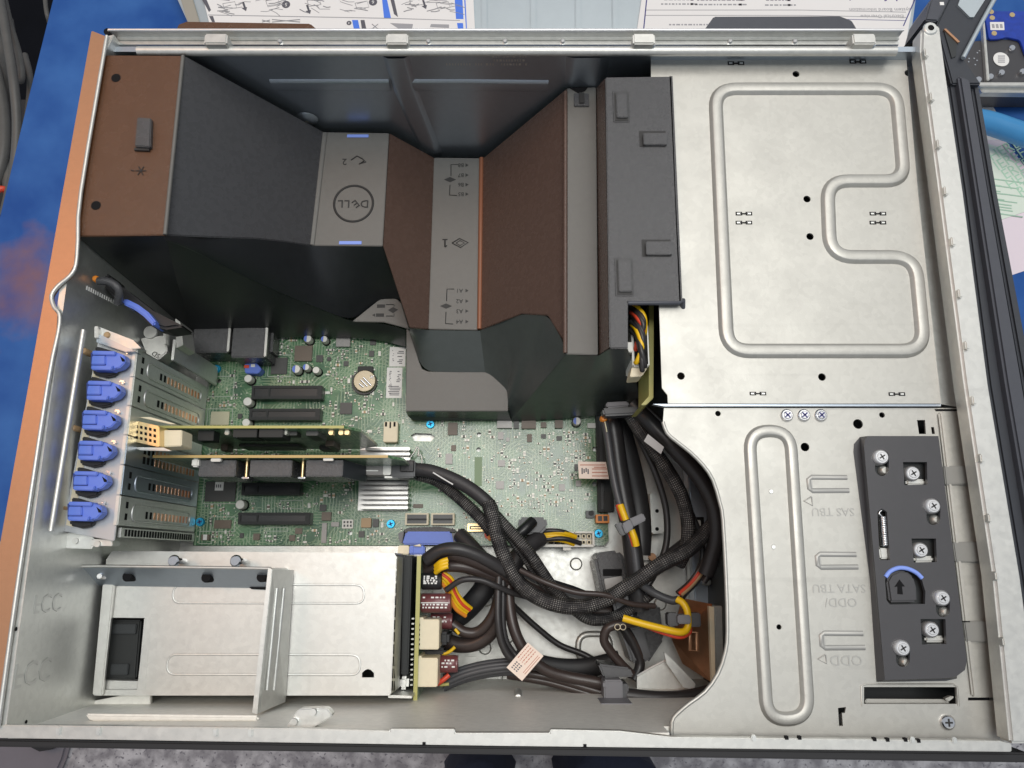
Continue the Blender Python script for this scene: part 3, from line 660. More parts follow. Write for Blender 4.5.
face('number_panel', [(434, 157.5, z3), (480, 158, z3), (478, 330, z3), (428.5, 329, z3)], 'shroud_lit', extra=ex3)
m = MB('fold_highlight'); m.tube([P(481.5, 158, z3 + .12), P(479.5, 329, z3 + .12)], .2, 0, 8, 0); m.build('fold_highlight_strip', sh)  # bevel highlight painted as an orange strip along the fold
face('steep_slope', [(483, 158, z3 + .2), (567, 88, z4), (566, 352, z4), (563, 340, z4 - .6), (548, 315, z4 - 2.4), (522, 313.5, 11.5), (481, 329.5, z3 + .2)], 'shroud_warm_sheen', pl=(0, 1, 6))
m = MB('shroud_warm_sheen'); m.tube([P(565.5, 92, z4), P(565.3, 353, z4)], .16, 0, 8, 0); m.build('ridge_edge', sh)
def ex4(m):
    m.bp(574, 93, 589, 106, z4, z4 + .15, 3, .04); m.bp(579, 92, 584.5, 103, z4 + .15, z4 + .25, 1, .04); m.pp([(570, 88), (588, 87), (585, 91), (578, 93)], z4, z4 + .05, 4)
face('ridge_top', [(567, 88, z4), (596, 87, z4), (598, 355, z4), (566, 354, z4)], 'shroud_lit', extra=ex4)
face('ridge_side', [(596.5, 87, z4), (605, 78, z5), (609, 348, z5), (598.5, 355, z4)], 'shroud_warm_sheen', pl=(0, 1, 2))
def ex5(m):
    for a, b, c, d in ((613, 91, 629, 122), (615, 258, 633, 296)):
        m.bp(a, b, c, d, z5, z5 + .04, 0, .03); m.bp(a + 1.5, b + 1.5, c - 1, d - 1.5, z5 + .04, z5 + .07, 1); m.bp(a + 3.5, b + 1.5, c - 1.5, d - 4.5, z5 + .05, z5 + .2, 0, .05)
    for a, b, c, d in ((639.5, 131, 666, 146.5), (642, 239.5, 671, 256.5)):
        m.bp(a, b, c, d, z5, z5 + .03, 1); m.bp(a + 4.5, b + 1.6, c + 1, d - 1.8, z5, z5 + .22, 0, .05); m.bp(a + 4, b + 2, a + 5.5, d - 2, z5 + .2, z5 + .35, 0, .04)
face('cage_lid', [(605.5, 77, z5), (672, 76, z5), (676.5, 190, z5), (682, 302, z5), (628, 302.5, z5), (628, 348.5, z5), (609.5, 348, z5)], 'shroud', t=.35, bev=.07, extra=ex5)
m = MB(['shroud', 'bezel_light']); m.poly3([P(672.5, 76, z5), P(682.5, 302, z5), P(682.5, 302, z5 - 1.6), P(672.5, 76, z5 - 1.6)], (-.2, 0, 0), 0); m.tube([P(628, 303, z5 - .1), P(680, 303, z5 - .1), P(683, 300, z5 - .1), P(683, 312, z5 - 1)], .16, 1, 6, 0); m.build('lid_skirt', sh)
# skirts below the panels (the walls of the duct)
def wall(name, pts, mt_='skirt_teal_sheen', t=.2):
    ps = [P(*p) for p in pts]; m = MB(mt_); m.poly3(ps, (0, .18, -.12), 0); m.build(name, sh)
def skin(name, top, bot, mt_, bulge=0., N=24):
    m = MB(mt_); m.loft([P(*p) for p in top], [P(*p) for p in bot], 0, 8, N, bulge); m.build(name, sh)
skin('end_skirt', [(77.5, 236.5, z1 - .1), (165, 235.6, z1 - .1)], [(183, 328, 2.8), (196, 339, 2.2)], 'skirt_shaded')
skin('upper_skirt', [(164, 235.5, z1 - .1), (200, 237, 18), (256, 239, 15), (285, 242, 13), (311, 246, z2 - .1), (350, 246.3, z2 - .1), (383, 246.6, z2 - .1)], [(166, 237.5, z1 - .4), (200, 254.5, 17), (256, 282, 12.4), (300, 301, 8.8), (352.5, 321.6, 5), (366, 310.3, 5), (380, 298.8, 5), (395, 298, 5), (403, 302, 5)], 'skirt_shaded', .25, 30)
skin('lower_skirt', [(165, 236.5, z1 - .3), (200, 254.5, 17), (256, 282.3, 12.4), (300, 301.2, 8.8), (352.5, 322, 5), (384, 323, 5), (405.5, 330, 5)], [(194, 339, 2.2), (230, 339, 2.2), (270, 338, 2.2), (310, 337, 2.2), (350, 337.5, 2.2), (380, 340, 2.2), (405.5, 347, 2.2)], 'skirt_shaded', .15, 30)
def ex6(m):
    for x, y, a in ((381, 306, 0), (380, 315, 1)): m.bp(x - 4, y - 1.6, x + 4, y + 1.6, 5.2, 5.23, 1)
    m.poly3([P(388, 310, 5.24), P(393, 307, 5.24), P(398, 309.5, 5.24), P(393, 313, 5.24)], (0, 0, -.03), 1)
    m.tube([P(x, y, 5.23) for x, y in ((386, 304.5), (394, 304.5), (394, 306.5))], .035, 1, 5, 0); m.tube([P(x, y, 5.23) for x, y in ((386, 316), (394, 316), (394, 313.5))], .035, 1, 5, 0)
    m.poly3([P(372, 315, 5.24), P(375, 313.5, 5.24), P(375, 316.5, 5.24)], (0, 0, -.03), 1)
face('corner_tab', [(352, 321.5, 5.2), (380, 299, 5.2), (396, 298.5, 5.2), (401, 303, 5.2), (409, 329, 5.2), (403, 327, 5.2), (384, 322, 5.2)], 'shroud_lit', extra=ex6)
face('foot_platform', [(406.5, 328.5, 5), (409.5, 331, 5), (419, 362, 5), (422, 369, 5), (428, 371.5, 5), (486, 372, 5), (492, 375, 5), (506, 388, 5), (508, 393, 5), (508, 411, 5), (406, 411, 5)], 'shroud_lit')
wall('platform_front', [(406, 411.5, 4.9), (508, 411.5, 4.9), (511, 420.5, 2), (413, 420.5, 2), (408, 416, 2.6)])
wall('platform_side', [(406, 329, 4.8), (406, 411, 4.8), (411, 417, 2.2), (411, 340, 2.2)])
skin('recess_wall', [(409.5, 328.5, 8.3), (418, 329.5, 7.6), (428.5, 330, z3 - .05), (455, 330.5, z3 - .05), (481, 330.8, z3 - .05)], [(410.5, 336, 5), (420, 364, 5), (428, 371.5, 5), (458, 372, 5), (486, 372, 5)], 'skirt_teal_sheen')
skin('hollow_side', [(480, 330.6, z3 - .05), (500, 322, 9), (522, 314.2, 11.6), (548, 315.6, z4 - 2.3), (563, 341, z4 - .5), (566, 355, z4 - .1)], [(485, 372, 5), (491, 375, 5), (499, 382, 5), (507, 390, 5), (508, 402, 5), (511, 420.5, 2)], 'skirt_teal_sheen', 0, 30)
skin('front_skirt', [(565.5, 354, z4 - .1), (582, 355.5, z4 - .1), (598, 356, z4 - .1), (609, 349, z5 - .3), (628, 349, z5 - .3)], [(510.5, 421, 2), (540, 420, 2), (575, 418, 2.2), (612, 414, 3), (640, 398, 8)], 'skirt_teal_sheen', 0, 30)
m = MB('mark'); m.tube([P(584, 379, 9.6), P(598, 381, 9.6), P(602, 379, 9.9), P(604, 382, 9.7)], .06, 0, 5, 2); m.build('mould_mark', sh)
# power connector in the notch of the shroud
pc = thing('power_plug', 'white power plug with yellow, red and black wires in the notch of the black shroud', 'plug', P(637, 350, 14))
m = MB(['cream', 'hole', 'white_plastic']); zz = 18.2
m.bp(632, 324, 649, 366, 15, zz, 2, .08); m.bp(634, 326, 640, 364, zz, zz + .05, 1); m.bp(641.5, 326, 647.5, 364, zz, zz + .05, 1); m.pp([(632, 367), (647.5, 368), (642, 376), (630, 377)], 16, zz - .4, 0, .05); m.bp(627, 342, 633, 352, 17, zz + .1, 2, .05)
m.build('housing', pc)
wc = ['yellow', 'wire', 'wire', 'red', 'wire', 'wire', 'wire', 'yellow', 'wire', 'wire']
for k, cmat in enumerate(wc):
    y0 = 307 + k * 3.4; m = MB(cmat)
    m.tube([P(631 + (k % 3), y0 - 4 - k * .3, 18), P(637, y0, 18.7 + .05 * (k % 4)), P(644 - .3 * k, y0 + 9 + k, 18.9 + .07 * (k % 3)), P(645 - (k % 4) * 2.6, y0 + 22 + k * 1.2, 18.6), P(643 - (k % 4) * 2.5, min(362, y0 + 32 + k), 18)], .17, 0, 8, 4); m.build('wire', pc)
m = MB('edge_yellow'); m.pp([(649, 303), (654, 303), (653.5, 398), (646, 405), (641, 405), (649, 396)], 12, 16.5, 0, .04); m.build('board_edge', pc); m = MB('edge_yellow'); m.bp(641, 68, 645, 76, 12, 16, 0, .04); m.build('board_edge', pc)
m = MB('dark_in'); m.box(P(600, 90, 10).x, P(640, 400, 2).y, P(668, 200, 10).x, P(640, 60, 10).y, 0.2, 3, 0); m.build('cage_base', pc)
# ================================================================ motherboard
mb = thing('motherboard', 'green motherboard crowded with slots, chips and traces in the middle of the steel case', 'motherboard', (-9, 8, 0))
zM = 1.5
def top2(pts, z): return [P(x, y, z).to_2d() for x, y in pts]
bl0 = P(196, 545, zM); br0 = P(607, 548, zM)
xL, xRr = P(200, 470, zM).x, P(607.5, 500, zM).x; yB, yT = P(400, 545.5, zM).y, 30.0
hs = [[(411, 435), (415, 433), (431, 433.5), (435, 437), (431, 441.5), (414, 441)]]
m = MB(['pcb', 'edge_yellow'])
m.sheet([(xL, yB), (P(604, 548, zM).x, yB), (xRr, yB + .4), (xRr, yT), (xL, yT)], [top2(h, zM) for h in hs] + [circ(P(x, y, zM), .2, 12) for x, y in ((479, 434.5), (478.5, 449.5), (594.5, 449), (594.5, 484), (350, 533), (219, 381))], zM - .16, zM)
m.build('circuit_board', mb)
m = MB('steel_satin'); m.box(xL - .6, yB - 1.0, xRr - 14, yB - .05, .3, zM - .1); m.box(xL, yB + .2, xRr - .3, yT - .5, .2, .8); m.build('tray', mb)
used = []
def U(a, b, c, d): used.append((a, b, c, d))
def mp(name, a, b, c, d, h, mt_, bev=.03, parent=None):
    U(a, b, c, d); m = MB(mt_); m.bp(a, b, c, d, zM, zM + h, 0, bev); return m.build(name, parent or mb)
def slot(a, b, c, d, key):
    U(a, b, c, d + 4); h = 1.15; zt = zM + h
    m = MB(['slot', 'slot_rim']); m.bp(a, b, c, d, zM, zt - .12, 0, .03); m.bp(a, b, c, b + 2.6, zt - .12, zt, 1, .02); m.bp(a, d - 3.2, c, d, zt - .12, zt, 1, .02)
    m.bp(a, b, a + 2.6, d, zt - .12, zt + .01, 1, .02); m.bp(c - 5, b, c, d, zt - .12, zt + .02, 1, .03); m.bp(key, b, key + 1.8, d, zt - .12, zt + .01, 1, .02)
    return m.build('expansion_slot', mb)
slot(251.5, 385.5, 322, 399, 268); slot(249, 408.5, 320, 420, 266); slot(241.5, 483, 300, 495, 256); slot(238, 512.5, 310, 524.5, 256)
# stacked ports by the rear
for a, b, c, d in ((193, 322, 229, 352.5), (232, 327, 266, 357.5)):
    U(a - 6, b, c + 8, d + 8); m = MB(['shroud', 'steel_satin']); m.bp(a, b, c, d, zM, 4.6, 0, .08); m.bp(c - 2, b, c + .8, d - 1, 4.3, 4.66, 1, .06)
    m.build('port_stack', mb)
for q in ((224, 330, 236, 352, zM, 3.8, 0, .05), (262, 330, 273, 352, zM, 3.4, 0, .05), (183, 326, 194, 348, zM, 4, 0, .1)): m = MB('shroud'); m.bp(*q); m.build('port_side', mb)
m = MB(['blue', 'red', 'print_white']); m.pp([(244, 364), (256, 362.5), (261.5, 369), (258, 373.5), (245, 373)], zM, 2.6, 0, .06); m.bp(244, 365, 249, 368, 2.6, 2.65, 1); m.bp(251, 364, 255, 367, 2.6, 2.65, 2); U(240, 360, 264, 376); m.build('blue_connector', mb)
# electrolytic cans
for x, y, r, blue in ((248, 378.5, .36, 0), (247.5, 401.5, .40, 0), (240, 504.5, .40, 0), (307.5, 338.5, .36, 1), (324, 339, .30, 1), (296, 369, .38, 1), (306, 367, .30, 1), (316, 370, .32, 0), (246, 422.5, .36, 0), (577, 421, .36, 1)):
    U(x - 7, y - 6, x + 8, y + 8); m = MB(['solder', 'hole', 'blue', 'white_plastic']); h = 2.5; c = P(x, y, h)
    m.cyl(c, r, zM, h, 0, 18, bev=.06); m.cyl(c, r + .06, zM, zM + .25, 1, 16)
    m.disc(c, r * .88, h + .01, 3, 18)
    if blue: m.raw([(c.x + r * .88 * math.cos(a), c.y + r * .88 * math.sin(a), h + .02) for a in [R(100 + 13 * k) for k in range(13)]], [list(range(13))], 2)
    m.build('capacitor', mb)
# chips
for a, b, c, d, h, mt_ in ((271, 357.5, 287, 374, .18, 'chip'), (294.5, 345.5, 312, 361, .25, 'chip_brown'), (336, 337, 350, 346.5, .35, 'chip_grey'), (343.5, 361, 348.5, 366, .12, 'chip'), (340, 402.5, 352, 414, .15, 'chip'),
    (370, 339, 376, 345, .12, 'chip'), (369, 350.5, 374, 356.5, .12, 'chip'), (327, 357, 331, 361, .1, 'chip'), (316, 355, 323, 362, .12, 'chip'), (205, 481.5, 235.5, 501.5, .15, 'chip'), (214, 520, 231, 528.5, .15, 'chip_brown'),
    (210.5, 411.5, 229, 425, .12, 'pad'), (237.5, 413.5, 242, 418.5, .12, 'chip'), (448, 422.5, 457.5, 435, .2, 'chip_brown'), (451, 445, 456, 451, .12, 'chip_brown'), (445.5, 453.5, 452.5, 464, .15, 'chip_grey'),
    (498, 432, 503.5, 439.5, .12, 'chip_grey'), (506, 437.5, 509.5, 441.5, .1, 'chip_grey'), (498, 460, 505, 466.5, .15, 'chip_grey'), (496, 481, 504, 489, .15, 'chip_grey'), (527, 434, 532, 442, .15, 'chip_brown'), (541, 434, 546, 438.5, .12, 'chip'),
    (556.5, 436, 562, 440.5, .12, 'chip'), (559, 484, 565, 491, .15, 'chip_grey'), (576, 480.5, 581, 486.5, .15, 'chip_grey'), (574.5, 464, 578, 471, .15, 'chip'), (497, 420.5, 512, 428, .4, 'chip_grey'), (513.5, 421, 519, 428.5, .3, 'chip'), (521.5, 420.5, 536, 428.5, .4, 'chip_brown'),
    (541, 422, 546.5, 427.5, .3, 'chip_brown'), (555, 420, 563, 428, .35, 'chip_brown'), (587.5, 423, 597, 428, .3, 'white_plastic'), (413, 504, 423, 508, .12, 'chip_brown'), (361, 518, 371, 527.5, .35, 'tan'), (372.5, 519, 378.5, 527, .3, 'chip'), (358.5, 531, 364.5, 537.5, .12, 'chip'),
    (321.5, 512, 331, 520.5, .3, 'chip_brown'), (319.5, 504.5, 326, 511, .2, 'chip'), (321.5, 523, 326.5, 543, .2, 'chip_grey'), (331, 522, 339, 526.5, .2, 'chip_grey'), (295, 528, 302, 534, .2, 'chip_brown'), (289, 535, 295, 541, .2, 'chip_brown'), (253, 533.5, 259.5, 540, .25, 'chip_brown'), (239.5, 533, 243.5, 538, .15, 'chip')):
    mp('chip', a, b, c, d, h, mt_)
for a, b, c, d, z in ((215, 482, 223.5, 490.5, 1.66), (203, 534.5, 207, 540, 1.9)):
    m = MB(['print_white', 'chip_brown', 'ink']); m.bp(a, b, c, d, zM, z, 0)
    if z < 1.7: [m.bp(a + 1 + 2 * k, b + 2.5, a + 2 + 2 * k, d - 3, z, z + .02, 2) for k in range(3)]
    else: m.bp(a - 2, b, a, d, zM, z, 1); m.bp(c, b, c + 2, d, zM, z, 1)
    m.build('small_label', mb); U(a - 2, b, c + 2, d)
# printed stickers
m = MB(['print_white', 'ink']); m.bp(389.5, 347, 405.5, 366.5, zM, zM + .03, 0); m.bp(386.5, 367.5, 402, 398, zM, zM + .035, 0)
random.seed(5)
for x0, x1, y0, y1 in ((391.5, 394, 350, 364), (397, 404, 351, 364), (389, 392, 371, 395), (396, 401, 371, 383), (388, 401, 386, 396)):
    y = y0
    while y < y1:
        if random.random() < .75: m.bp(x0 + random.random() * 2, y, x1 - random.random() * 2, y + .8, zM + .035, zM + .045, 1)
        y += 1.7
m.build('sticker', mb); U(386, 346, 406, 399)
# connectors
m = MB(['cream', 'hole', 'white_plastic']); m.bp(383.5, 421.5, 397.5, 442, zM, zM + .9, 0, .06); m.bp(385, 422, 387, 426.5, zM + .9, zM + .93, 1); m.bp(389.5, 422, 391, 428, zM + .9, zM + .93, 1); m.bp(393.5, 422, 395.5, 426.5, zM + .9, zM + .93, 1); m.build('white_connector', mb); U(382, 420, 400, 444)
for a in (405, 431):
    m = MB(['cream', 'slot', 'slot_rim']); m.bp(a, 513, a + 23.5, 525, zM, zM + .75, 0, .03); m.bp(a + 2, 514.6, a + 21.5, 523.5, zM + .7, zM + .78, 1); m.bp(a + 2, 518.5, a + 21.5, 520, zM + .78, zM + .9, 2); m.build('mini_connector', mb); U(a, 512, a + 25, 526)
m = MB(['gold', 'slot']); m.bp(467.5, 523.5, 486, 531.5, zM, zM + 1.0, 0, .04); m.bp(469.5, 526, 484, 529.5, zM + 1, zM + 1.03, 1); m.bp(471, 527.3, 483, 528.3, zM + 1.0, zM + 1.08, 0); m.build('data_connector', mb); U(466, 522, 488, 533)
m = MB(['white_plastic', 'slot']); m.bp(342, 519.5, 353, 528.5, zM, zM + .3, 0, .03)
for i in range(3):
    for j in range(2): m.bp(343.5 + 3.2 * i, 521 + 3.6 * j, 345.3 + 3.2 * i, 523.2 + 3.6 * j, zM + .3, zM + .32, 1)
m.build('pin_header', mb); U(341, 519, 354, 530)
m = MB(['orange', 'slot']); m.bp(596, 514.5, 609.5, 523, zM, zM + .9, 0, .03); m.bp(598, 516, 602, 521, zM + .9, zM + .93, 1); m.bp(603.5, 516, 607.5, 521, zM + .9, zM + .93, 1); m.build('fan_connector', mb)
m = MB(['slot_rim', 'slot']); m.bp(597, 402, 613, 512, zM, zM + .9, 0, .06); m.bp(600, 404, 603, 509, zM + .9, zM + .98, 1); m.bp(606, 404, 611, 440, zM + .9, zM + 1.2, 1, .1); m.bp(604, 492, 612, 512, zM + .9, zM + 1.3, 0, .1); m.build('edge_connector', mb); U(594, 400, 615, 525)
m = MB(['slot', 'slot_rim']); m.bp(586, 510.5, 594.5, 518, zM, zM + .5, 0, .05); m.cyl(P(590.5, 513.5, zM), .22, zM + .5, zM + .6, 1, 12); m.build('buzzer', mb); U(585, 509, 596, 519)
# heat sink
m = MB(['alu', 'dark_in']); U(356, 446, 436, 512)
m.bp(359, 447, 408.5, 510.5, zM, zM + .5, 0, .03)
for k in range(13):
    y = 449 + k * 4.9; m.bp(359.5 if k > 2 else 365, y - 1.35, 408 if k > 2 else 410, y + 1.2, zM + .5, zM + 1.7, 0, .05)
m.tube([P(x, y, 2.6) for x, y in ((410, 458), (415, 451), (417, 447), (419, 450), (418, 456), (421, 455), (422, 462), (420, 468))], .06, 0, 6, 4); m.build('heat_sink', mb)
m = MB('pcb'); 
mat('mask_plain', (.16, .26, .12), .4); m = MB('mask_plain'); m.bp(474.5, 457, 482, 486, zM, zM + .012, 0); m.build('bare_strip', mb); U(473, 456, 483, 487)
# blue board screws
for x, y in ((391, 524), (430.5, 424.5), (598.5, 533.5), (200.5, 522), (217, 369)):
    U(x - 6, y - 6, x + 6, y + 6); c = P(x, y, zM); m = MB(['blue_screw', 'ink_navy']); m.cyl(c, .38, zM, zM + .22, 0, 18, .33)
    for a in (R(20), R(110)):
        u = V((math.cos(a), math.sin(a), 0)); w = V((-u.y, u.x, 0)); cc = V((c.x, c.y, zM + .23)); m.raw([cc + u * .2 + w * .05, cc - u * .2 + w * .05, cc - u * .2 - w * .05, cc + u * .2 - w * .05], [[0, 1, 2, 3]], 1)
    m.build('board_screw', mb)
# main power connector
m = MB(['white_plastic', 'hole', 'cream']); m.pp([(540, 529.5), (551, 527), (575, 532.5), (594.5, 531.5), (594.5, 547), (541, 547)], zM, zM + .3, 0, .04)
m.bp(541, 544.5, 594, 547, zM, zM + 1.2, 0, .04); m.bp(575, 531.5, 594, 533.2, zM, zM + 1.2, 0, .04); m.bp(592.5, 532, 594.5, 546.5, zM, zM + 1.2, 0, .04); m.bp(563, 546.5, 571, 550.5, zM, zM + .9, 0, .05)
for i in range(3):
    for j in range(2): m.bp(576.5 + 5.3 * i, 534 + 6 * j, 580.5 + 5.3 * i, 538.5 + 6 * j, zM + .3, zM + .75, 2, .05); m.bp(577.5 + 5.3 * i, 535 + 6 * j, 579.5 + 5.3 * i, 537.5 + 6 * j, zM + .75, zM + .78, 1)
for i in range(4): m.bp(549 + 6.2 * i, 541.5, 553.5 + 6.2 * i, 543.6, zM + .3, zM + 1.0, 1)
m.build('power_connector', mb); U(515, 515, 597, 552)
for q in ((474, 430, 484, 439), (473, 445, 484, 454), (590, 445, 599, 453), (590, 480, 599, 488), (345, 529, 355, 537), (214, 377, 224, 385), (408, 430, 438, 444)): U(*q)
# small soldered parts
random.seed(11)
m = MB(['chip', 'tan', 'solder', 'white_plastic', 'chip_brown']); placed = []
def free(x, y, w, h):
    for a, b, c, d in used:
        if x + w > a - 1.5 and x - w < c + 1.5 and y + h > b - 1.5 and y - h < d + 1.5: return False
    return all(abs(x - q[0]) > w + q[2] + .6 or abs(y - q[1]) > h + q[3] + .6 for q in placed)
tries = 0
while len(placed) < 640 and tries < 12000:
    tries += 1; x = random.uniform(206, 598); y = random.uniform(336, 543)
    if y < 412 and x > 404: continue
    if 352 < x < 500 and 440 < y < 512 and random.random() < .4: continue
    if random.random() < .45 and placed: q = random.choice(placed); x = q[0] + random.choice((-4, 0, 4)); y = q[1] + random.choice((-3.4, 0, 3.4))
    if not (205 < x < 598 and 336 < y < 543) or (y < 416 and x > 400): continue
    v = random.random() < .5; w, h = (.8, 1.35) if v else (1.35, .8)
    sc_ = random.choice((.8, 1, 1.2, 1.6)); w *= sc_; h *= sc_
    if not free(x, y, w, h): continue
    placed.append((x, y, w, h)); k = random.random(); z = zM + .08 + .06 * random.random(); core = 0 if k < .45 else 1 if k < .7 else 3 if k < .85 else 4
    m.bp(x - w, y - h, x + w, y + h, zM, z, core)
    if v: m.bp(x - w, y - h - .3, x + w, y - h * .5, zM, z + .01, 2); m.bp(x - w, y + h * .5, x + w, y + h + .3, zM, z + .01, 2)
    else: m.bp(x - w - .3, y - h, x - w * .5, y + h, zM, z + .01, 2); m.bp(x + w * .5, y - h, x + w + .3, y + h, zM, z + .01, 2)
tag(m.build('soldered_parts', mb), kind='stuff')
# white printed outlines
def fr(a, b, c, d, t=.7):
    m = MB('outline_print')
    for q in ((a, b, c, b + t), (a, d - t, c, d), (a, b + t, a + t, d - t), (c - t, b + t, c, d - t)): m.bp(*q, zM, zM + .008)
    m.build('printed_outline', mb)
for a, b, c, d in ((268, 354.5, 291, 377), (203, 478.5, 238, 504), (207, 408.5, 232.5, 427), (211, 516.5, 235, 532), (443, 420, 448, 437), (459, 420, 463, 432), (199, 531, 212, 544), (265, 527, 288, 531.5), (208, 376, 234, 397), (280, 500, 303, 509), (528, 500, 540, 509)): fr(a, b, c, d)
# coin cell rests in its holder
m = MB(['slot', 'slot_rim']); c = P(365, 383, zM); m.cyl(c, 1.12, zM, zM + .35, 0, 28); m.bp(357.5, 366, 373, 372.5, zM, zM + .5, 1, .06); m.build('cell_holder', mb); U(350, 364, 380, 398)
c = P(365, 381.5, 1.9); m = MB(['cell', 'chrome', 'pad']); m.cyl(c, 1.0, 1.5, 2.15, 0, 32, bev=.08); m.cyl(c, .86, 2.15, 2.17, 0, 32)
for dx, dy, L in ((-3.6, 3, 3.4), (-.9, .6, 5.4), (2.2, -1, 6.2)):
    a, b2 = P(365 + dx - L * .62, 381.5 + dy - L * .8 + 2, 2.18), P(365 + dx + L * .62, 381.5 + dy + L * .8, 2.18); m.tube([a, b2], .09, 1, 6, 0, .5)
for a, b2 in (((370.5, 375), (373.5, 379)), ((370, 378), (374, 376))): m.tube([P(*a, 2.18), P(*b2, 2.18)], .05, 1, 6, 0)
tag(m.build('coin_battery', loc=c), 'round silver coin battery with a plus sign sitting on the green motherboard', 'battery')
# blue latch bars along the board edge
m = MB(['blue', 'clip_grey', 'shroud', 'hole']); m.pp([(406, 531.5), (451, 531.5), (454, 545), (402, 544.5)], 2.2, 3.2, 0, .12); m.pp([(403, 530), (409, 527.5), (440, 526.5), (455, 529), (456, 532), (404, 532.5)], 2, 3.0, 2, .06); m.bp(451, 533, 461.5, 545, 2.2, 3.0, 1, .06); m.bp(459, 535, 461, 541, 3.0, 3.05, 3); m.pp([(398, 533), (404, 531), (402, 544), (399, 541)], 2.2, 3, 1, .05)
tag(m.build('blue_latch_bar', loc=P(428, 538, 2.2)), 'wide blue plastic latch bar with grey ends at the lower edge of the green motherboard', 'latch')
m = MB(['cream', 'blue']); m.bp(398, 545.5, 409, 554.5, 7, 8.2, 0, .06); m.bp(408.5, 545.5, 424.5, 554.5, 7, 8.1, 1, .1); m.bp(412, 547, 413, 553, 8.1, 8.2, 1); m.pp([(413, 546), (420, 544), (421, 546.5)], 7.5, 8.3, 0)
tag(m.build('blue_catch', loc=P(412, 550, 7)), 'small blue and cream catch just below the wide blue latch bar', 'latch')
# ================================================================ expansion slots at the rear
zt = 14.0; zs = 17.6; Xb = -25.95
def lean(m):      # rear brackets lean a little and reach up to the shelf
    for v in m.v:
        t = (v.z - 1.8) / 12.2; v.z = 1.8 + t * 15.8; v.x += -.75 + t * 1.5; v.y *= 1 - .065 * t
    return m
Y0 = P(128, 349.5, zt).y; PIT = (Y0 - P(108, 526, zt).y) / 6
rb = thing('slot_carrier', 'bare steel slot carrier along the rear wall that carries the blue slot latches', 'slot carrier', (-27, 7, zt))
m = MB(['steel_shelf', 'steel_satin', 'hole', 'cream'])
m.pp([(98, 341), (138, 348), (114, 541), (62, 531)], zs - .2, zs, 0, .04)
m.pp([(97, 349), (104, 349), (73, 527), (66, 525)], zs, zs + .03, 3)
m.build('shelf', rb)
m = MB('steel_satin'); m.tube([P(83.5, 330, 19.8), P(51, 531, 19.8)], .17, 0, 8, 0); m.pp([(94, 326), (98, 326), (98, 338), (94, 338)], 17, 18.4, 0, .05); m.build('upright_edge', rb)
m = MB(['steel', 'steel_dark']); m.pp([(97, 333), (135, 351), (126, 352), (96, 342)], zs - .4, zs + .6, 1, .04); m.pp([(97, 326), (133, 340), (141, 348), (127, 350), (97, 334)], zs - .6, zs + .35, 0, .04); m.build('end_fold', rb)
for x, y in ((84, 351), (73, 428), (61, 508), (107, 335)):
    m = MB(['tan', 'copper_plate']); c = P(x, y, 18); m.cyl(c, .22, 17.3, 18.1, 0, 12, bev=.06); m.build('rivet', rb)
m = MB(['steel', 'hole', 'steel_satin'])
m.pp([(62, 533), (93, 533), (93, 539), (112, 540), (112, 546), (92, 546), (92, 549), (62, 548)], 16.2, 17.2, 0, .05)
for x, y in ((76, 541), (98, 544)): m.cyl(P(x, y, 17.2), .2, 17.1, 17.35, 2, 10)
m.build('lower_flange', rb); m = MB(['steel', 'hole'])
m.box(Xb - .1, Y0 - 6 * PIT - .75, Xb + .1, Y0 - 6 * PIT - .1, 1.8, zt - .4, 0)
for k in range(26): m.box(Xb + .1, Y0 - 6 * PIT - .66, Xb + .13, Y0 - 6 * PIT - .2, 2.4 + k * .42, 2.62 + k * .42, 1)
lean(m); m.build('lower_grille', rb)
m = MB(['steel', 'steel_satin', 'hole', 'cream'])
m.box(Xb - .1, Y0 + .1, Xb + .1, Y0 + 1.75, 1.8, 10.6, 0, .03); m.cyl(P(182, 357, 6), .15, 5.8, 6.4, 1, 10)
m.pp([(140, 338), (166, 335), (167, 352), (158, 360), (146, 353)], 9.0, 10.8, 1, .08); m.pp([(163, 331), (165.5, 331), (165.5, 344), (163, 344)], 10.6, 11.4, 1, .04)
m.pp([(175, 318), (180, 322), (183, 345), (176, 348)], 8, 10.4, 1, .05); m.cyl(P(150, 332, 11), .5, 10.6, 11, 1, 14)
m.text('SD', P(156, 354.5, 10.82), .55, R(150), 2, .01)
m.build('port_plate', rb)
lbl = ['topmost of the six in the column', 'second from the top of the column', 'third from the top, beside the cream card cage', 'fourth from the top, beside the card with black cooler blocks', 'fifth from the top of the column', 'lowest of the six in the column']
LAT = [(91, 350.5), (86.5, 380.5), (82, 410), (78, 440.5), (73, 471), (67.5, 501.5)]
zl = zs + 1.1
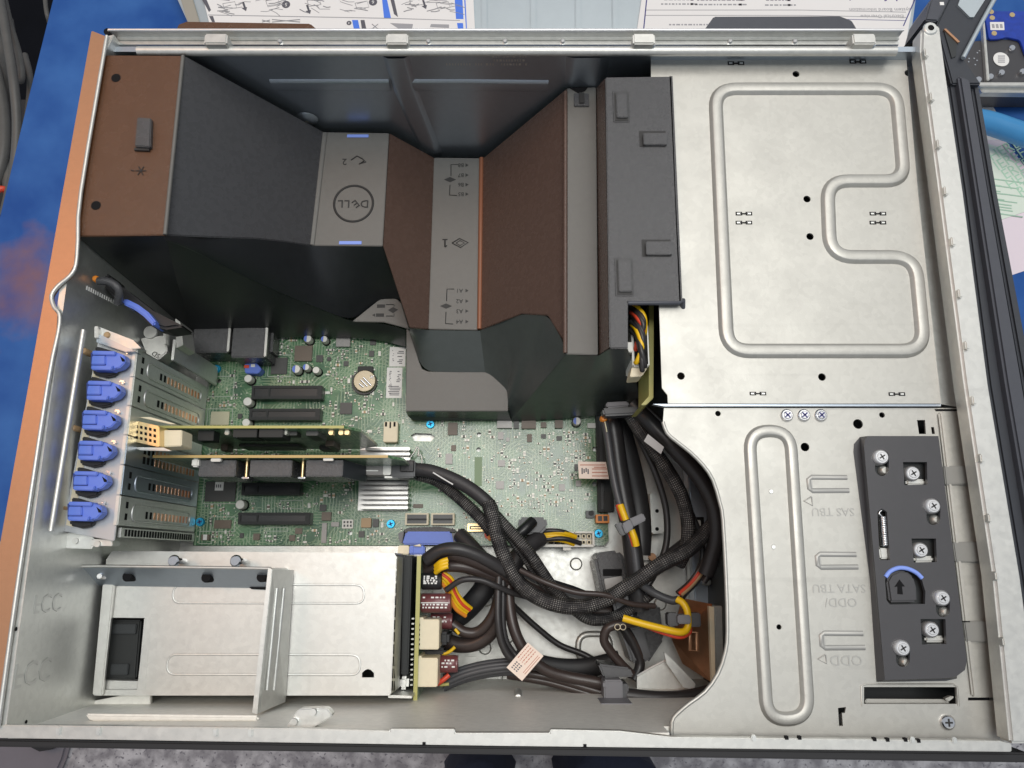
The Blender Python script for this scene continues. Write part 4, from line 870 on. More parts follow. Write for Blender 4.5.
def latch_parts(x, y):
    b = MB(['blue', 'hole', 'blue_deep'])
    b.pp([(x + 14, y + 1.5), (x + 26, y + 2), (x + 33, y + 4.5), (x + 34.5, y + 11.5), (x + 29, y + 17), (x + 22, y + 19), (x + 14, y + 19)], zs_ + .25, zl2 - .1, 0, .06)
    b.pp([(x + 1, y), (x + 24, y + .5), (x + 24, y + 4.6), (x + 1, y + 4)], zs_ + .3, zl2 + .1, 0, .05)
    b.pp([(x + 1, y + 5), (x + 14, y + 5), (x + 14, y + 14), (x, y + 14)], zs_ + .3, zl2 + .04, 0, .05)
    b.pp([(x, y + 14.8), (x + 22, y + 15), (x + 20, y + 19.5), (x, y + 19)], zs_ + .3, zl2 + .1, 0, .05)
    b.pp([(x, y + 2), (x + 26, y + 2), (x + 26, y + 18), (x, y + 18)], zs_ + .2, zl2 - .14, 2, 0)
    b.pp([(x + 29, y + 5.5), (x + 33.5, y + 9), (x + 33.5, y + 11), (x + 31, y + 11)], zl2 - .1, zl2 - .07, 1)
    s_ = MB(['hole', 'rubber']); s_.pp([(x + 1, y + 18), (x + 27, y + 19), (x + 24, y + 25), (x + 14, y + 27), (x + 2, y + 24)], zs_ + .02, zs_ + .4, 1, .1); s_.pp([(x + 4, y - 4), (x + 9, y - 3.5), (x + 17, y - 1), (x + 24, y + 1), (x + 4, y + 1)], zs_ + .02, zs_ + .5, 1, .06)
    t_ = MB(['chrome', 'steel_dark']); t_.pp([(x + 31, y - 1), (x + 38, y + 0), (x + 37, y + 3.5), (x + 33, y + 2.5)], zs_, zs_ + .35, 0, .1)
    return b, s_, t_
zs_, zl2 = zs, zs + 1.1
for (x, y), w_ in zip(LAT, lbl):
    c = P(x + 15, y + 10, zs); t = thing('slot_latch', 'blue plastic slot latch, ' + w_, 'latch', c, 'blue latches of the expansion slots')
    for bb, nm in zip(latch_parts(x, y), ('clip', 'hinge', 'spring_plate')): bb.build(nm, t)
def cover(k, rows, name, label, mt_='steel'):
    yc = Y0 - (k + .5) * PIT; h = PIT * .5 - .04
    t = thing(name, label, 'slot cover', (Xb, yc, 2), 'metal slot covers between the latches and the green board')
    m = MB([mt_, 'steel_satin']); m.box(Xb - .06, yc - h, Xb + .06, yc + h, 1.8, zt + .02, 0, .03); m.box(Xb - .22, yc - h, Xb + .02, yc + h, zt, zt + .1, 1, .03); lean(m); m.build('plate', t)
    if rows == 1:
        m = MB(mt_); pts = rpoly([(yc - .62, 3.0), (yc + .5, 3.0), (yc + .5, 12.4), (yc - .62, 12.4)], .5)
        m.bead([V((Xb + .06, a, b2)) for a, b2 in pts], .16, .07, 0, up=(1, 0, 0)); lean(m); m.build('raised_rim', t)
    m = MB(['copper_plate', 'hole', 'orange_glow_paint'])  # slot colours paint the orange light behind the vents
    for r_, yy in enumerate((yc - .12,) if rows == 1 else (yc + .35, yc - .35)):
        for q in range(12 if rows == 1 else 14): m.box(Xb + .06, yy - .26, Xb + .08, yy + .26, 3.4 + q * .62, 3.4 + q * .62 + .3, 2 if q < 3 else 0 if q < 10 else 1)
    if rows == 1: m.box(Xb + .06, yc + .2, Xb + .075, yc + .65, 13, 13.3, 1); m.box(Xb + .06, yc - .6, Xb + .075, yc - .15, 13, 13.3, 1)
    lean(m); m.build('vent_row', t)
cover(0, 1, 'slot_cover', 'steel slot cover with one vent row, topmost one beside the highest blue latch')
cover(1, 1, 'slot_cover', 'steel slot cover with one vent row, just above the cream card cage')
cover(4, 1, 'slot_cover', 'dark steel slot cover with one vent row, below the cover with double vents', 'steel_dark')
cover(5, 1, 'slot_cover', 'steel slot cover with one vent row, lowest one above the fine grille')
# ================================================================ expansion cards
def card(name, label, py, zc, xa, xb, edge, k, rows):
    yy = P((xa + xb) / 2, py, zc).y; t = thing(name, label, 'card', (P(xa, py, zc).x, yy, 2.6))
    x0, x1 = P(xa, py, zc).x, P(xb, py, zc).x
    m = MB(['pcb', edge]); d = .09
    prof = [(x0, 2.9), (x0 + 1.6, 2.7), (x0 + 4, 2.7), (x1 - 1.0, 2.7), (x1 + .9, 4.4), (x1 + .9, zc - 1.6), (x1, zc), (x0, zc)]
    m.poly3([V((a, yy - d, b2)) for a, b2 in prof], (0, 2 * d, 0), 0)
    m.box(x0, yy - d - .005, x1, yy + d + .005, zc - .02, zc + .03, 1)
    m.build('circuit_board', t)
    return t, yy - .09, x0, x1
c1, yf, x0, x1 = card('network_card', 'short green expansion card with a cream port cage, the upper of two cards', 427, 13.3, 157, 344, 'edge_yellow', 2, 0)
def onf(m, a, b, za, zb, dep, mi=0, bev=.03, zc=9.3, py=432):
    if za > 5.2: za += 4; zb += 4
    m.box(P(a, py, zb).x, yf - dep, P(b, py, zb).x, yf, za, zb, mi, bev)
m = MB(['chip', 'slot_rim', 'solder', 'chip_brown', 'gold'])
for a, b2, za, zb, dp, mi in ((198, 214, 7.2, 8.4, .75, 1), (233, 257, 7.0, 9.0, .6, 1), (259, 283, 7.0, 9.0, .6, 1), (284, 297, 6.8, 8.0, .3, 0), (306, 318, 5.5, 8.2, .35, 0), (326, 334, 5, 7.6, .45, 3), (320, 336, 3, 4.6, .3, 0), (222, 229, 4.2, 5.5, .5, 3), (240, 300, 3.2, 5.6, .2, 0)): onf(m, a, b2, za, zb, dp, mi)
m.build('card_chip', c1)
m = MB(['solder', 'gold']); 
for x in (227, 285, 331, 341, 347): onf(m, x - 2.5, x + 2, 7.9, 8.6, .35, 1 if x > 330 else 0, .05)
m.build('card_terminal', c1)
yc = Y0 - 2.5 * PIT
m = MB(['cream', 'hole', 'gold']); xa, xm, xe = Xb, P(158, 434, 9.5).x, P(182, 438, 9.5).x
m.pp([(131, 419.5), (159, 426), (159, 447), (132, 441)], 14.4, 16.2, 2, .06); m.pp([(159, 430), (182, 430), (181.5, 446), (159, 447)], 13.6, 15.4, 0, .06); m.pp([(138, 417), (170, 424), (176, 424), (150, 417)], 15.8, 16.1, 0, .03)
for i in range(5):
    for j in range(3): x, y = 135.5 + 4.5 * i, 424.5 + 5.6 * j + i * 1.0; m.pp([(x, y), (x + 2.3, y + .5), (x + 2.3, y + 3.4), (x, y + 2.9)], 16.2, 16.23, 1)
m.build('port_cage', c1)
m = MB(['steel', 'steel_satin']); h = PIT * .5 - .04; m.box(Xb - .06, yc - h, Xb + .06, yc + h, 1.8, zt + .02, 0, .03); m.box(Xb - .22, yc - h, Xb + .02, yc + h, zt, zt + .1, 1, .03); lean(m); m.build('bracket', c1)
c2, yf, x0, x1 = card('raid_card', 'long expansion card with black cooler blocks and a cable plug, the lower of two cards', 456.5, 13.3, 153, 388, 'edge_gold', 3, 0)
m = MB(['shroud', 'bezel']); 
for a, b2 in ((199, 236), (250, 292), (306, 343)): m.box(P(a, 465, 12.6).x, yf - 1.25, P(b2, 465, 12.6).x, yf - .05, 8.6, 12.6, 0, .06)
m.poly3([V((P(343, 465, 12.6).x, yf - .05, 12.5)), V((P(343, 465, 12.6).x, yf - 1.25, 12.5)), V((P(357, 470, 9).x + .6, yf - 1.25, 8.6)), V((P(357, 470, 9).x + .6, yf - .05, 8.6))], (0, 0, -.6), 1)
m.box(P(197, 465, 10).x, yf - .9, P(346, 465, 10).x, yf - .05, 6, 8.8, 1); m.build('cooler_block', c2)
for x in (247, 303):
    m = MB(['gold', 'chrome']); c = P(x, 466, 11.6); m.tube([V((c.x, yf, 11.6)), V((c.x, yf - 1.2, 11.6))], .13, 0, 8, 0); m.box(c.x - .28, yf - 1.32, c.x + .28, yf - 1.2, 11.4, 11.85, 1, .05); m.build('standoff', c2)
m = MB(['white_plastic', 'solder']); m.box(P(212, 455, 13).x, yf - .25, P(222, 455, 13).x, yf, 12.8, 13.2, 0, .05); m.box(P(192, 455, 13).x, yf - .6, P(199, 455, 13).x, yf, 12.2, 13, 0, .1); m.box(P(324, 455, 13).x, yf - .2, P(334, 455, 13).x, yf, 12.9, 13.2, 0, .03); m.build('card_terminal', c2)
yc = Y0 - 3.5 * PIT
m = MB(['steel_dark', 'steel_satin', 'copper_plate', 'orange_glow_paint', 'hole']); m.box(Xb - .06, yc - h, Xb + .06, yc + h, 1.8, zt + .02, 0, .03); m.box(Xb - .22, yc - h, Xb + .02, yc + h, zt, zt + .1, 1, .03)
for yy in (yc + .3, yc - .4):
    for q in range(15): m.box(Xb + .06, yy - .26, Xb + .08, yy + .26, 3.0 + q * .6, 3.0 + q * .6 + .32, 3 if q < 3 else 2 if q < 12 else 4)  # orange light from behind painted on the bracket slots
lean(m); m.pp([(130, 447), (163, 447.5), (172, 451), (140, 450)], 15.6, 16, 1, .05); m.build('bracket', c2)
# release lever on the rear wall
lv = thing('release_lever', 'black release lever with a blue stripe on the rear wall below the shroud', 'lever', P(120, 300, 14))
m = MB(['shroud', 'rubber']); m.tube([P(98, 281, 18.4), P(110, 282, 18.4), P(119, 290, 18.2), P(118, 303, 17.5)], .28, 0, 8, 5); m.pp([(76, 262), (92, 270), (110, 274), (112, 280), (124, 288), (152, 310), (184, 326), (165, 329), (150, 325), (128, 306), (112, 296), (100, 282), (76, 268)], 14.5, 16.6, 1, .2); m.build('arm', lv)
m = MB('blue'); m.pp([(122, 299), (127, 299), (138, 304.5), (148, 312), (156, 322), (153, 326), (143, 316), (133, 308.5), (122.5, 304)], 15.5, 17.2, 0, .1); m.build('grip', lv)
m = MB('orange'); m.cyl(P(94.5, 278, 18.6), .22, 18, 18.6, 0, 14, bev=.08); m.build('pin', lv)
# ================================================================ power supply bay
zp = 12.4
pb = thing('supply_bay', 'bare steel power supply bay with pressed grooves at the lower left of the case', 'supply bay', P(260, 620, 0))
m = MB(['steel_satin', 'hole', 'steel'])
hw = [(104, 617.5), (145, 618), (137, 690), (101, 690)]
m.sheet(w2([(112, 551), (394, 553), (396, 556), (389.5, 695.5), (100, 695.5), (106, 560)], zp), [w2(hw, zp), [(p.x, p.y) for p in [P(x, y, zp) for x, y in [(362, 677.5), (362, 673), (365, 670), (368, 669), (371, 670), (374, 673), (374, 677.5)]]]], zp - .15, zp)
m.build('top_plate', pb)
m = MB('steel_satin'); x0, x1 = P(106, 690, zp).x, P(390, 690, zp).x; ya, yb_ = P(250, 695.3, zp).y, P(250, 553, zp).y
m.box(x0, ya, x1, ya + .15, .1, zp - .15, 0); m.box(x0, yb_ - .15, x1, yb_, .1, zp - .15, 0)
for x in (128, 245, 377): m.cyl(P(x, 699, 6), .75, 5.4, 6, 0, 18, .6)
m.build('side_plate', pb)
m = MB('steel')
for pts in ([(174, 584.5), (364, 585), (364, 603.5), (172, 603)], [(168, 654.5), (360, 655), (360, 675), (166, 674.5)]):
    pth = rpoly([tuple(P(x, y, zp).to_2d()) for x, y in pts], .7, 6); m.bead([V((*p, zp)) for p in pth], .16, .05)
m.build('pressed_groove', pb)
m = MB(['dark_in', 'slot_rim', 'steel_satin', 'hole', 'chip_grey'])
m.pp([(100, 616), (144, 616), (138, 690), (100, 690)], 9.0, 10.0, 0); m.pp([(106, 620), (141, 620), (136, 679), (103, 679)], 10, 11.6, 1, .1)
for x, y, c, d in ((110, 624, 136, 634), (110, 664, 128, 675)): m.bp(x, y, c, d, 11.6, 11.8, 0, .05)
m.pp([(144, 617.5), (152, 618), (146, 690), (137, 690)], zp - .6, zp + .02, 2, .06); m.pp([(101, 680.5), (139, 681.5), (138, 690), (100.5, 690)], zp - 1.2, zp - .2, 2, .08)
m.build('bay_window', pb)
m = MB(['steel', 'steel_satin', 'hole'])
m.pp([(104, 566), (116, 566), (102, 696), (92, 695.5)], zp, zp + .35, 1, .08); m.build('end_flange', pb)
m = MB(['steel_dark', 'chrome', 'hole', 'steel_satin'])
m.poly3([P(62, 567, 15), P(271, 569, 15), P(269, 588, 12.6), P(60, 585, 12.6)], (0, 0, -.15), 0); m.tube([P(62, 566.6, 15), P(100, 566, 15), P(271, 568.4, 15)], .1, 3, 6, 0)
for x, y in ((72, 576), (102, 576), (129.5, 576.5), (208, 577.5), (263, 577)): c = P(x, y, 13.9); m.cyl(c, .22 if x < 110 else .34, 13.3, 14.25, 1 if x < 110 else 2, 14, bev=.05)
m.pp([(246, 583), (268, 584), (268, 590), (250, 589)], zp, zp + .3, 2, .06)
for x in (174, 236): c = P(x, 561, 13.9); m.cyl(c, .2, zp, 13.9, 1, 12); m.cyl(c, .42, 13.9, 14.15, 1, 16, .3)
m.build('angle_strip', pb)
m = MB(['steel_satin', 'steel', 'hole'])
m.poly3([P(272, 569, 16), P(268, 568, 16), P(252, 713, 16), P(257, 714.5, 16)], (0, 0, -4), 1, .03)
m.poly3([P(272, 570, 15.9), P(293, 570, 12.7), P(285, 702, 12.7), P(257, 714, 15.7)], (0, 0, -.15), 0)
for a, b2 in ((276, 283), (283, 291)): m.tube([P(a + 1, 588, 15.15 - (a - 276) * .14), P(a - 9, 690, 15.15 - (a - 276) * .14)], .12, 1, 6, 0)
m.build('divider', pb)
m = MB(['steel', 'hole', 'steel_satin', 'dark_in', 'slot_rim'])
m.pp([(394, 556), (397, 556), (391, 694), (389, 695)], 6, zp + .1, 2, .05)
m.poly3([P(397, 556, zp), P(403, 558, zp - 2), P(399, 688, zp - 2), P(391, 694, zp)], (0, 0, -.1), 0)
for r_ in range(11):
    for k in range(3):
        t0 = r_ / 11; xx = 396.4 - 5 * t0 + 2.1 * k; y0 = 558 + r_ * 12.2
        m.poly3([P(xx, y0 + 1, zp - .7 * k + .12), P(xx + 1.1, y0 + 1, zp - .7 * k - .2), P(xx + .8, y0 + 10.5, zp - .7 * k - .2), P(xx - .3, y0 + 10.5, zp - .7 * k + .12)], (0, 0, -.08), 1)
m.pp([(403, 556), (412, 556), (408, 676), (401, 676)], 5, zp - 2.4, 4, .1); m.pp([(399, 677), (409, 676), (408, 690), (398, 690)], 5, zp - 2.6, 2, .2)
m.pp([(388, 695), (412, 696), (412, 698.5), (388, 698)], 9, 11.6, 2, .04)
m.build('end_grille', pb)
# ================================================================ power distribution board
zd = 10.0
pd = thing('distribution_board', 'narrow upright yellow edged power board with cream sockets beside the supply bay', 'circuit board', P(415, 630, 1))
m = MB(['pcb', 'edge_yellow', 'solder']); pts = [(417, 556), (421, 556), (417, 703), (413, 703)]
m.pp(pts, .6, zd - .05, 0); m.pp([(a + .1, b2) for a, b2 in pts], zd - .05, zd, 1)
for k in range(14): y = 618 + k * 5.1; m.bp(413.2 - .12 * (y - 560) / 5 - .2, y, 415.6 - .12 * (y - 560) / 5, y + 1.5, zd - .7, zd - .1, 2, .02)
m.build('circuit_board', pd)
for (a, b2, c, d) in ((416.5, 617.5, 439, 649.5), (414.5, 656, 437.5, 687)):
    m = MB(['cream', 'hole']); m.bp(a + 2.5, b2 + 2, c, d, 7, zd - .3, 0, .06); m.bp(a, b2, a + 7, b2 + 6, 7, zd - .32, 0, .04)
    for k in range(5): m.bp(a, b2 + 6.6 + k * 4.8, a + 3.4, b2 + 8.6 + k * 4.8, 7, zd - .28, 1)
    m.build('socket', pd)
def hcap(x0, y0, x1, y1, z, mt_, ring, stripes):
    m = MB([mt_, 'print_white', 'slot', 'steel_satin']); ra = abs(P(x0, y0, z).y - P(x0, y1, z).y) / 2; ym = (y0 + y1) / 2
    a, b2 = P(x0, ym, z), P(x1, ym, z); n_ = 20
    pts = [a + (b2 - a) * t for t in (0, .04, .5, .9, .93, .97, 1)]; rr = [.9, 1, 1, 1, .93, 1, .92]; vs = []
    for p, q in zip(pts, rr): vs += [p + V((0, q * ra * math.cos(2 * math.pi * i / n_), q * ra * math.sin(2 * math.pi * i / n_) - ra)) for i in range(n_)]
    m.raw(vs, [[i + k * n_, (i + 1) % n_ + k * n_, (i + 1) % n_ + k * n_ + n_, i + k * n_ + n_] for k in range(6) for i in range(n_)] + [list(range(n_))[::-1], list(range(6 * n_, 7 * n_))], 0, True)
    random.seed(int(x0 + y0))
    for fy in stripes:
        yy = y0 + (y1 - y0) * fy; xx = x0 + 2.5
        while xx < x1 - 5:
            wd = random.choice((1.4, 2.2, 3))
            dy = (fy - .5) * 2 * ra; zz_ = z - ra + math.sqrt(max(.01, ra * ra - dy * dy))
            if random.random() < .8: m.poly3([V((P(xx, ym, z).x, a.y - dy + .05, zz_ + .03)), V((P(xx + wd, ym, z).x, a.y - dy + .05, zz_ + .03)), V((P(xx + wd, ym, z).x, a.y - dy - .06, zz_ + .03)), V((P(xx, ym, z).x, a.y - dy - .06, zz_ + .03))], (0, 0, -.04), 1)
            xx += wd + 1.5
    if ring: m.tube([V((P(x0 + 1, ym, z).x, a.y + .05, z + .02)), V((P(x1 - 2, ym, z).x, a.y + .05, z + .02))], .045, 1, 5, 0)
    return m.build('capacitor', pd)
hcap(421, 573, 441, 590, 9.6, 'rubber', 0, (.2, .3, .42, .5, .6)); hcap(420, 593.5, 450.5, 613.5, 9.4, 'maroon', 1, (.2, .55, .7)); hcap(430, 613, 452, 630, 7.6, 'maroon', 0, (.25, .5)); hcap(439, 656, 457.5, 674, 8.0, 'maroon', 0, (.25, .4, .6))
m = MB('rubber'); m.bp(439, 632, 449, 645, 5, 8.3, 0, .2); m.bp(424, 648, 446, 657, 4, 7.5, 0, .2); m.build('choke', pd)
# ================================================================ cables
def cable(name, label, mt_, r, pts, group=None, sp=7, n=10, flat=1., extra=None, cat='cable'):
    c = P(*pts[0]); m = MB([mt_, 'print_white', 'hole', 'yellow']); m.tube([P(*p) for p in pts], r, 0, n, sp, flat)
    if extra: extra(m)
    return tag(m.build(name, loc=c), label, cat, group)
def bundle(name, label, mt_, r, pts, offs, group=None, cat='cable', mats=None):
    c = P(*pts[0]); t = thing(name, label, cat, c, group)
    for k, (dx, dy, dz) in enumerate(offs):
        m = MB(mats[k] if mats else mt_); q = [(x + dx * (1 if i % 2 else .8), y + dy, z + dz) for i, (x, y, z) in enumerate(pts)]
        m.tube([P(*p) for p in q], r, 0, 9, 6); m.build('wire', t)
    return t
def mk1(m): m.tube([P(433, 472.5, 8.95), P(442, 478, 8.95), P(453, 484.5, 8.9)], .06, 1, 5, 3)
t = thing('data_plug', 'silver and black cable plug at the end of the lower expansion card', 'plug', P(390, 468, 7.5))
m = MB(['chip_grey', 'steel']); m.bp(364, 462, 386, 474.5, 6.8, 8.4, 0, .08); m.bp(358, 464, 365, 470, 7, 8, 1, .06); m.bp(366, 470, 378, 471.2, 8.4, 8.5, 1, .02); m.build('shell', t)
m = MB(['clip_dark', 'steel_satin', 'tape', 'chip_grey']); m.bp(391, 460, 415, 477.5, 6.6, 8.6, 0, .1); m.bp(400, 460.5, 414, 472, 8.6, 8.7, 2, .05); m.bp(383, 461, 391, 475, 6.7, 8.5, 1, .06); m.bp(384, 476, 398, 478, 7, 8.4, 1, .05); m.build('body', t)
cable('taped_cable', 'thick taped black cable leaving the plug of the lower expansion card', 'tape', .52, [(412, 469, 7.8), (430, 471, 8.1), (448, 477, 8.2), (466, 486, 8.3), (480, 496, 8.4), (490, 506, 8.4), (493, 515, 8.4)], extra=mk1)
cable('taped_cable', 'braided cable running just under the thick taped cable over the green motherboard', 'braid', .46, [(414, 474, 6.6), (435, 480, 7), (452, 492, 7.2), (468, 506, 7.4), (484, 522, 7.6), (492, 533, 7.6)])
cable('braided_cable', 'long braided black cable sweeping from the taped bundle down and round to the right', 'braid', .55, [(488, 502, 8.5), (494, 522, 8.7), (500, 545, 8.8), (509, 567, 8.8), (523, 587, 8.8), (545, 601, 8.9), (573, 607, 9), (600, 602, 9.2), (630, 585, 9.6), (660, 565, 10), (688, 550, 10), (708, 530, 9.6), (722, 512, 9)])
cable('braided_cable', 'slimmer braided cable crossing from the motherboard plug to the middle of the sweep', 'braid', .45, [(494, 514, 8), (506, 527, 8), (519, 541, 8), (532, 557, 8), (544, 575, 7.6), (556, 592, 7.2), (572, 607, 6.8), (590, 619, 6.8), (612, 618, 7), (628, 610, 7.2), (645, 598, 7.6), (655, 590, 7.6)])
cable('braided_cable', 'thin braided cable lying between the two larger braided cables', 'braid', .28, [(490, 512, 7.6), (500, 527, 7.6), (512, 541, 7.6), (523, 556, 7.5), (535, 574, 7.2), (548, 590, 6.9), (560, 600, 6.6)])
cable('braided_cable', 'braided cable dropping from the shroud down along the curved steel edge', 'braid', .55, [(626, 408, 9.5), (640, 430, 9.5), (655, 452, 9.4), (670, 474, 9.2), (682, 497, 9), (688, 522, 8.8), (687, 545, 8.6), (678, 565, 8)])
cable('black_cable', 'smooth black cable with a silver label hugging the curved steel edge', 'wire', .62, [(632, 404, 10), (655, 428, 10.4), (676, 450, 10.6), (700, 478, 10.6), (714, 506, 10.4), (717, 535, 10), (712, 556, 9.4), (706, 574, 9)], extra=lambda m: (m.poly3([P(648, 434, 11.6), P(664, 447, 11.6), P(661, 454, 11.3), P(644, 441, 11.3)], (0, 0, -.1), 1)))
cable('black_cable', 'wide black cable hanging straight down beside the right edge of the motherboard', 'wire', .72, [(610, 410, 7.4), (615, 440, 7.4), (619, 470, 7.4), (624, 500, 7.5), (630, 530, 7.6), (634, 560, 7.6), (638, 590, 7.4), (640, 610, 7.2)])
cable('black_cable', 'dark ribbon like cable between the straight cable and the braided drop cable', 'wire', .85, [(615, 405, 6), (624, 440, 5.6), (632, 470, 5.2), (638, 500, 4.8), (641, 530, 4.6), (640, 555, 4.6)], flat=.5)
grey_c = cable('grey_cable', 'thin dark grey cable from the yellow tip at the shroud down to the grey clip', 'clip_dark', .3, [(604, 418, 9), (608, 440, 9.2), (611, 462, 9.3), (615, 485, 9.3), (620, 505, 9.4), (628, 528, 9.6), (634, 548, 9.5), (637, 570, 9.4), (640, 582, 9.2), (652, 592, 9), (670, 600, 9), (678, 600, 9)])
m = MB(['orange', 'yellow', 'pad']); m.cyl(P(604, 418, 9.6), .28, 9, 9.7, 0, 14, bev=.08); m.tube([P(604.5, 420, 9.5), P(607, 432, 9.5)], .06, 2, 6, 0); m.build('cable_tip', grey_c)
for nm, lb, pts in (('yellow_sleeve', 'short yellow and red sleeve above the grey clip', [(620.5, 505, 9.9), (623, 512, 10), (626, 520, 10)]), ('yellow_sleeve', 'short yellow and red sleeve below the grey clip', [(631.5, 530, 10), (634.5, 538, 10), (636.5, 546, 9.9)])):
    m = MB(['yellow', 'red']); m.tube([P(*p) for p in pts], .26, 0, 8, 4); m.tube([P(x - 2.6, y, z - .25) for x, y, z in pts], .2, 1, 8, 4); m.build(nm, grey_c)
m = MB(['clip_grey', 'clip_dark']); m.pp([(622, 524), (630, 519), (634, 528), (626, 534)], 9.4, 10.6, 0, .08); m.pp([(615, 524), (622, 522), (628, 533), (622, 536)], 9.4, 10.2, 1, .08); m.pp([(629, 519), (643, 513), (646.5, 520), (633, 527)], 9.4, 10.4, 0, .08)
tag(m.build('cable_clip', loc=P(630, 525, 9.4)), 'grey plastic cable clip around the thin grey cable with yellow sleeves', 'clip')
cable('yellow_wire', 'bright yellow wire looping through the small grey connector at the copper plate', 'yellow', .26, [(623, 618, 9.6), (640, 623, 9.8), (660, 628, 9.9), (678, 632, 9.9), (685, 631, 9.8), (688, 626, 9.7), (688, 618, 9.7), (687, 610, 9.7), (683, 603, 9.6), (677, 599, 9.4)], cat='wire', sp=6, extra=lambda m: None)
cable('red_wire', 'dark red wire running underneath the bright yellow wire', 'red', .16, [(645, 626, 9.3), (664, 633, 9.4), (680, 637, 9.4), (689, 633, 9.2), (690, 626, 9.2)], cat='wire')
m = MB(['clip_grey', 'clip_dark', 'hole']); m.bp(678, 615, 691, 624, 8.8, 10.3, 0, .08); m.bp(690, 613, 701, 627, 8.6, 9.8, 1, .08); m.bp(668, 613, 679, 626, 8.6, 9.7, 1, .08)
tag(m.build('wire_connector', loc=P(685, 620, 9)), 'small grey connector holding the yellow wire in front of the copper plate', 'connector')
bundle('ribbon_wires', 'bundle of brown, red and black wires curving down along the steel cut-out', 'wire_brown', .17, [(716, 500, 8), (716, 525, 8), (712, 548, 8), (703, 568, 8), (692, 583, 8), (680, 594, 8.2)], [(-3, -1, 0), (-1, 0, .1), (1, 1, .1), (3, 2, 0)], mats=['wire_brown', 'red', 'tan', 'wire'])
cable('black_cable', 'black cable crossing behind the clip from the grey bracket to the curved edge', 'wire', .5, [(600, 600, 6.2), (622, 590, 6.6), (645, 578, 7), (662, 562, 7.2), (680, 548, 7.2), (690, 540, 7)])
cable('black_cable', 'thick black cable from the power board arching right above the metal floor', 'wire_brown', .62, [(424, 566, 8), (436, 556, 8.6), (452, 553, 9), (470, 558, 9), (488, 566, 8.6), (506, 575, 8), (530, 590, 7), (560, 602, 6), (590, 610, 5.6), (610, 612, 5.4)])
cable('black_cable', 'second black cable arching right just above the yellow taped spot', 'wire', .5, [(426, 560, 9), (440, 551, 9.4), (456, 549, 9.6), (474, 554, 9.4), (492, 563, 9), (508, 573, 8.4)])
cable('black_cable', 'lower black cable arching right just below the yellow taped spot', 'wire_brown', .45, [(424, 572, 8.2), (440, 567, 8.6), (458, 566, 8.8), (476, 570, 8.6), (492, 576, 8.2), (508, 582, 7.8)])
m = MB('yellow')
for dy in (0, 3.2, 6.4): m.tube([P(436, 566 + dy, 9.3), P(441, 562 + dy, 9.8), (P(448, 559.5 + dy, 9.8))], .2, 0, 8, 4)
tag(m.build('yellow_tape', loc=P(442, 562, 9)), 'yellow wires showing between the arching black cables of the power board', 'wire')
cable('black_sleeve', 'wide flat black sleeve lying on the steel floor under the braided sweep', 'rubber', 1.0, [(498, 560, 4), (520, 580, 3.6), (545, 590, 3.4), (570, 598, 3.2), (595, 608, 3.2), (620, 618, 3.2), (635, 622, 3.2)], flat=.45)
cable('black_sleeve', 'short wide black sleeve slanting beside the maroon capacitors', 'rubber', .85, [(494, 574, 5), (486, 586, 5), (477, 598, 5), (468, 608, 4.8), (458, 616, 4.6), (450, 616, 4.4)], flat=.5)
bundle('supply_wires', 'yellow and red wires bending past the black capacitor of the power board', 'yellow', .16, [(440, 575, 8.6), (448, 582, 8.4), (453, 594, 8), (459, 604, 7.6), (468, 611, 7)], [(-2, 2, 0), (0, 0, .1), (2, -1, .1), (4, -2.5, 0), (-3, 5, 0)], mats=['yellow', 'yellow', 'red', 'yellow', 'orange'])
cable('brown_cable', 'dark brown cable curving up from the upper cream socket', 'wire_brown', .58, [(446, 641, 6), (460, 645, 6.2), (476, 643, 6.4), (489, 634, 6.6), (498, 620, 7), (503, 602, 7.2), (505, 584, 7.4)])
cable('brown_cable', 'second dark brown cable nested inside the curve above the upper cream socket', 'wire_brown', .4, [(452, 624, 7), (464, 632, 7), (477, 632, 7), (488, 623, 7.2), (496, 608, 7.4), (500, 590, 7.6)])
m = MB('yellow'); m.tube([P(442, 654, 7.2), P(449, 652, 7.2), P(455, 647, 7.2)], .13, 0, 8, 4); m.tube([P(455, 629, 7.6), P(459, 634, 7.6)], .12, 0, 8, 3); tag(m.build('yellow_wire', loc=P(449, 652, 7)), 'short yellow wire ends below the upper cream socket', 'wire')
bundle('grey_wires', 'bundle of dark grey wires leaving the lower cream socket towards the label tag', 'clip_dark', .24, [(444, 682, 6.4), (460, 675, 6.6), (478, 670, 6.7), (496, 667, 6.8), (512, 666, 6.8), (528, 668, 6.6)], [(0, -5, 0), (0, -2, .2), (2, 1, .3), (2, 4, .1), (0, 6.5, -.2), (3, -3.5, -.3)])
m = MB(['red', 'edge_yellow']); m.tube([P(437, 684, 7.4), P(443, 680, 7.5), P(449, 675, 7.4)], .18, 0, 8, 3); m.tube([P(440, 685, 7), P(449, 684, 7)], .12, 1, 8, 0); tag(m.build('red_wire', loc=P(440, 682, 7)), 'short red wire in the lower cream socket', 'wire')
cable('black_cable', 'thin black cable hanging in a loop left of the label tag', 'wire', .28, [(499, 572, 8.4), (498, 595, 8.6), (498, 620, 8.7), (501, 640, 8.6), (508, 655, 8.4), (518, 664, 8.2)])
cable('black_cable', 'second thin black cable in the loop left of the label tag', 'wire', .22, [(503, 572, 8.2), (503, 598, 8.3), (503, 622, 8.3), (506, 640, 8.2), (513, 652, 8), (520, 660, 8)])
cable('brown_cable', 'brownish power cable passing behind the label tag to the square grey cable holder', 'wire_brown', .42, [(509, 576, 7.6), (509, 600, 7.8), (513, 625, 8), (521, 645, 8), (533, 660, 7.8), (548, 671, 7.6), (568, 677, 7.4), (590, 681, 7.4), (604, 684, 7.4)])
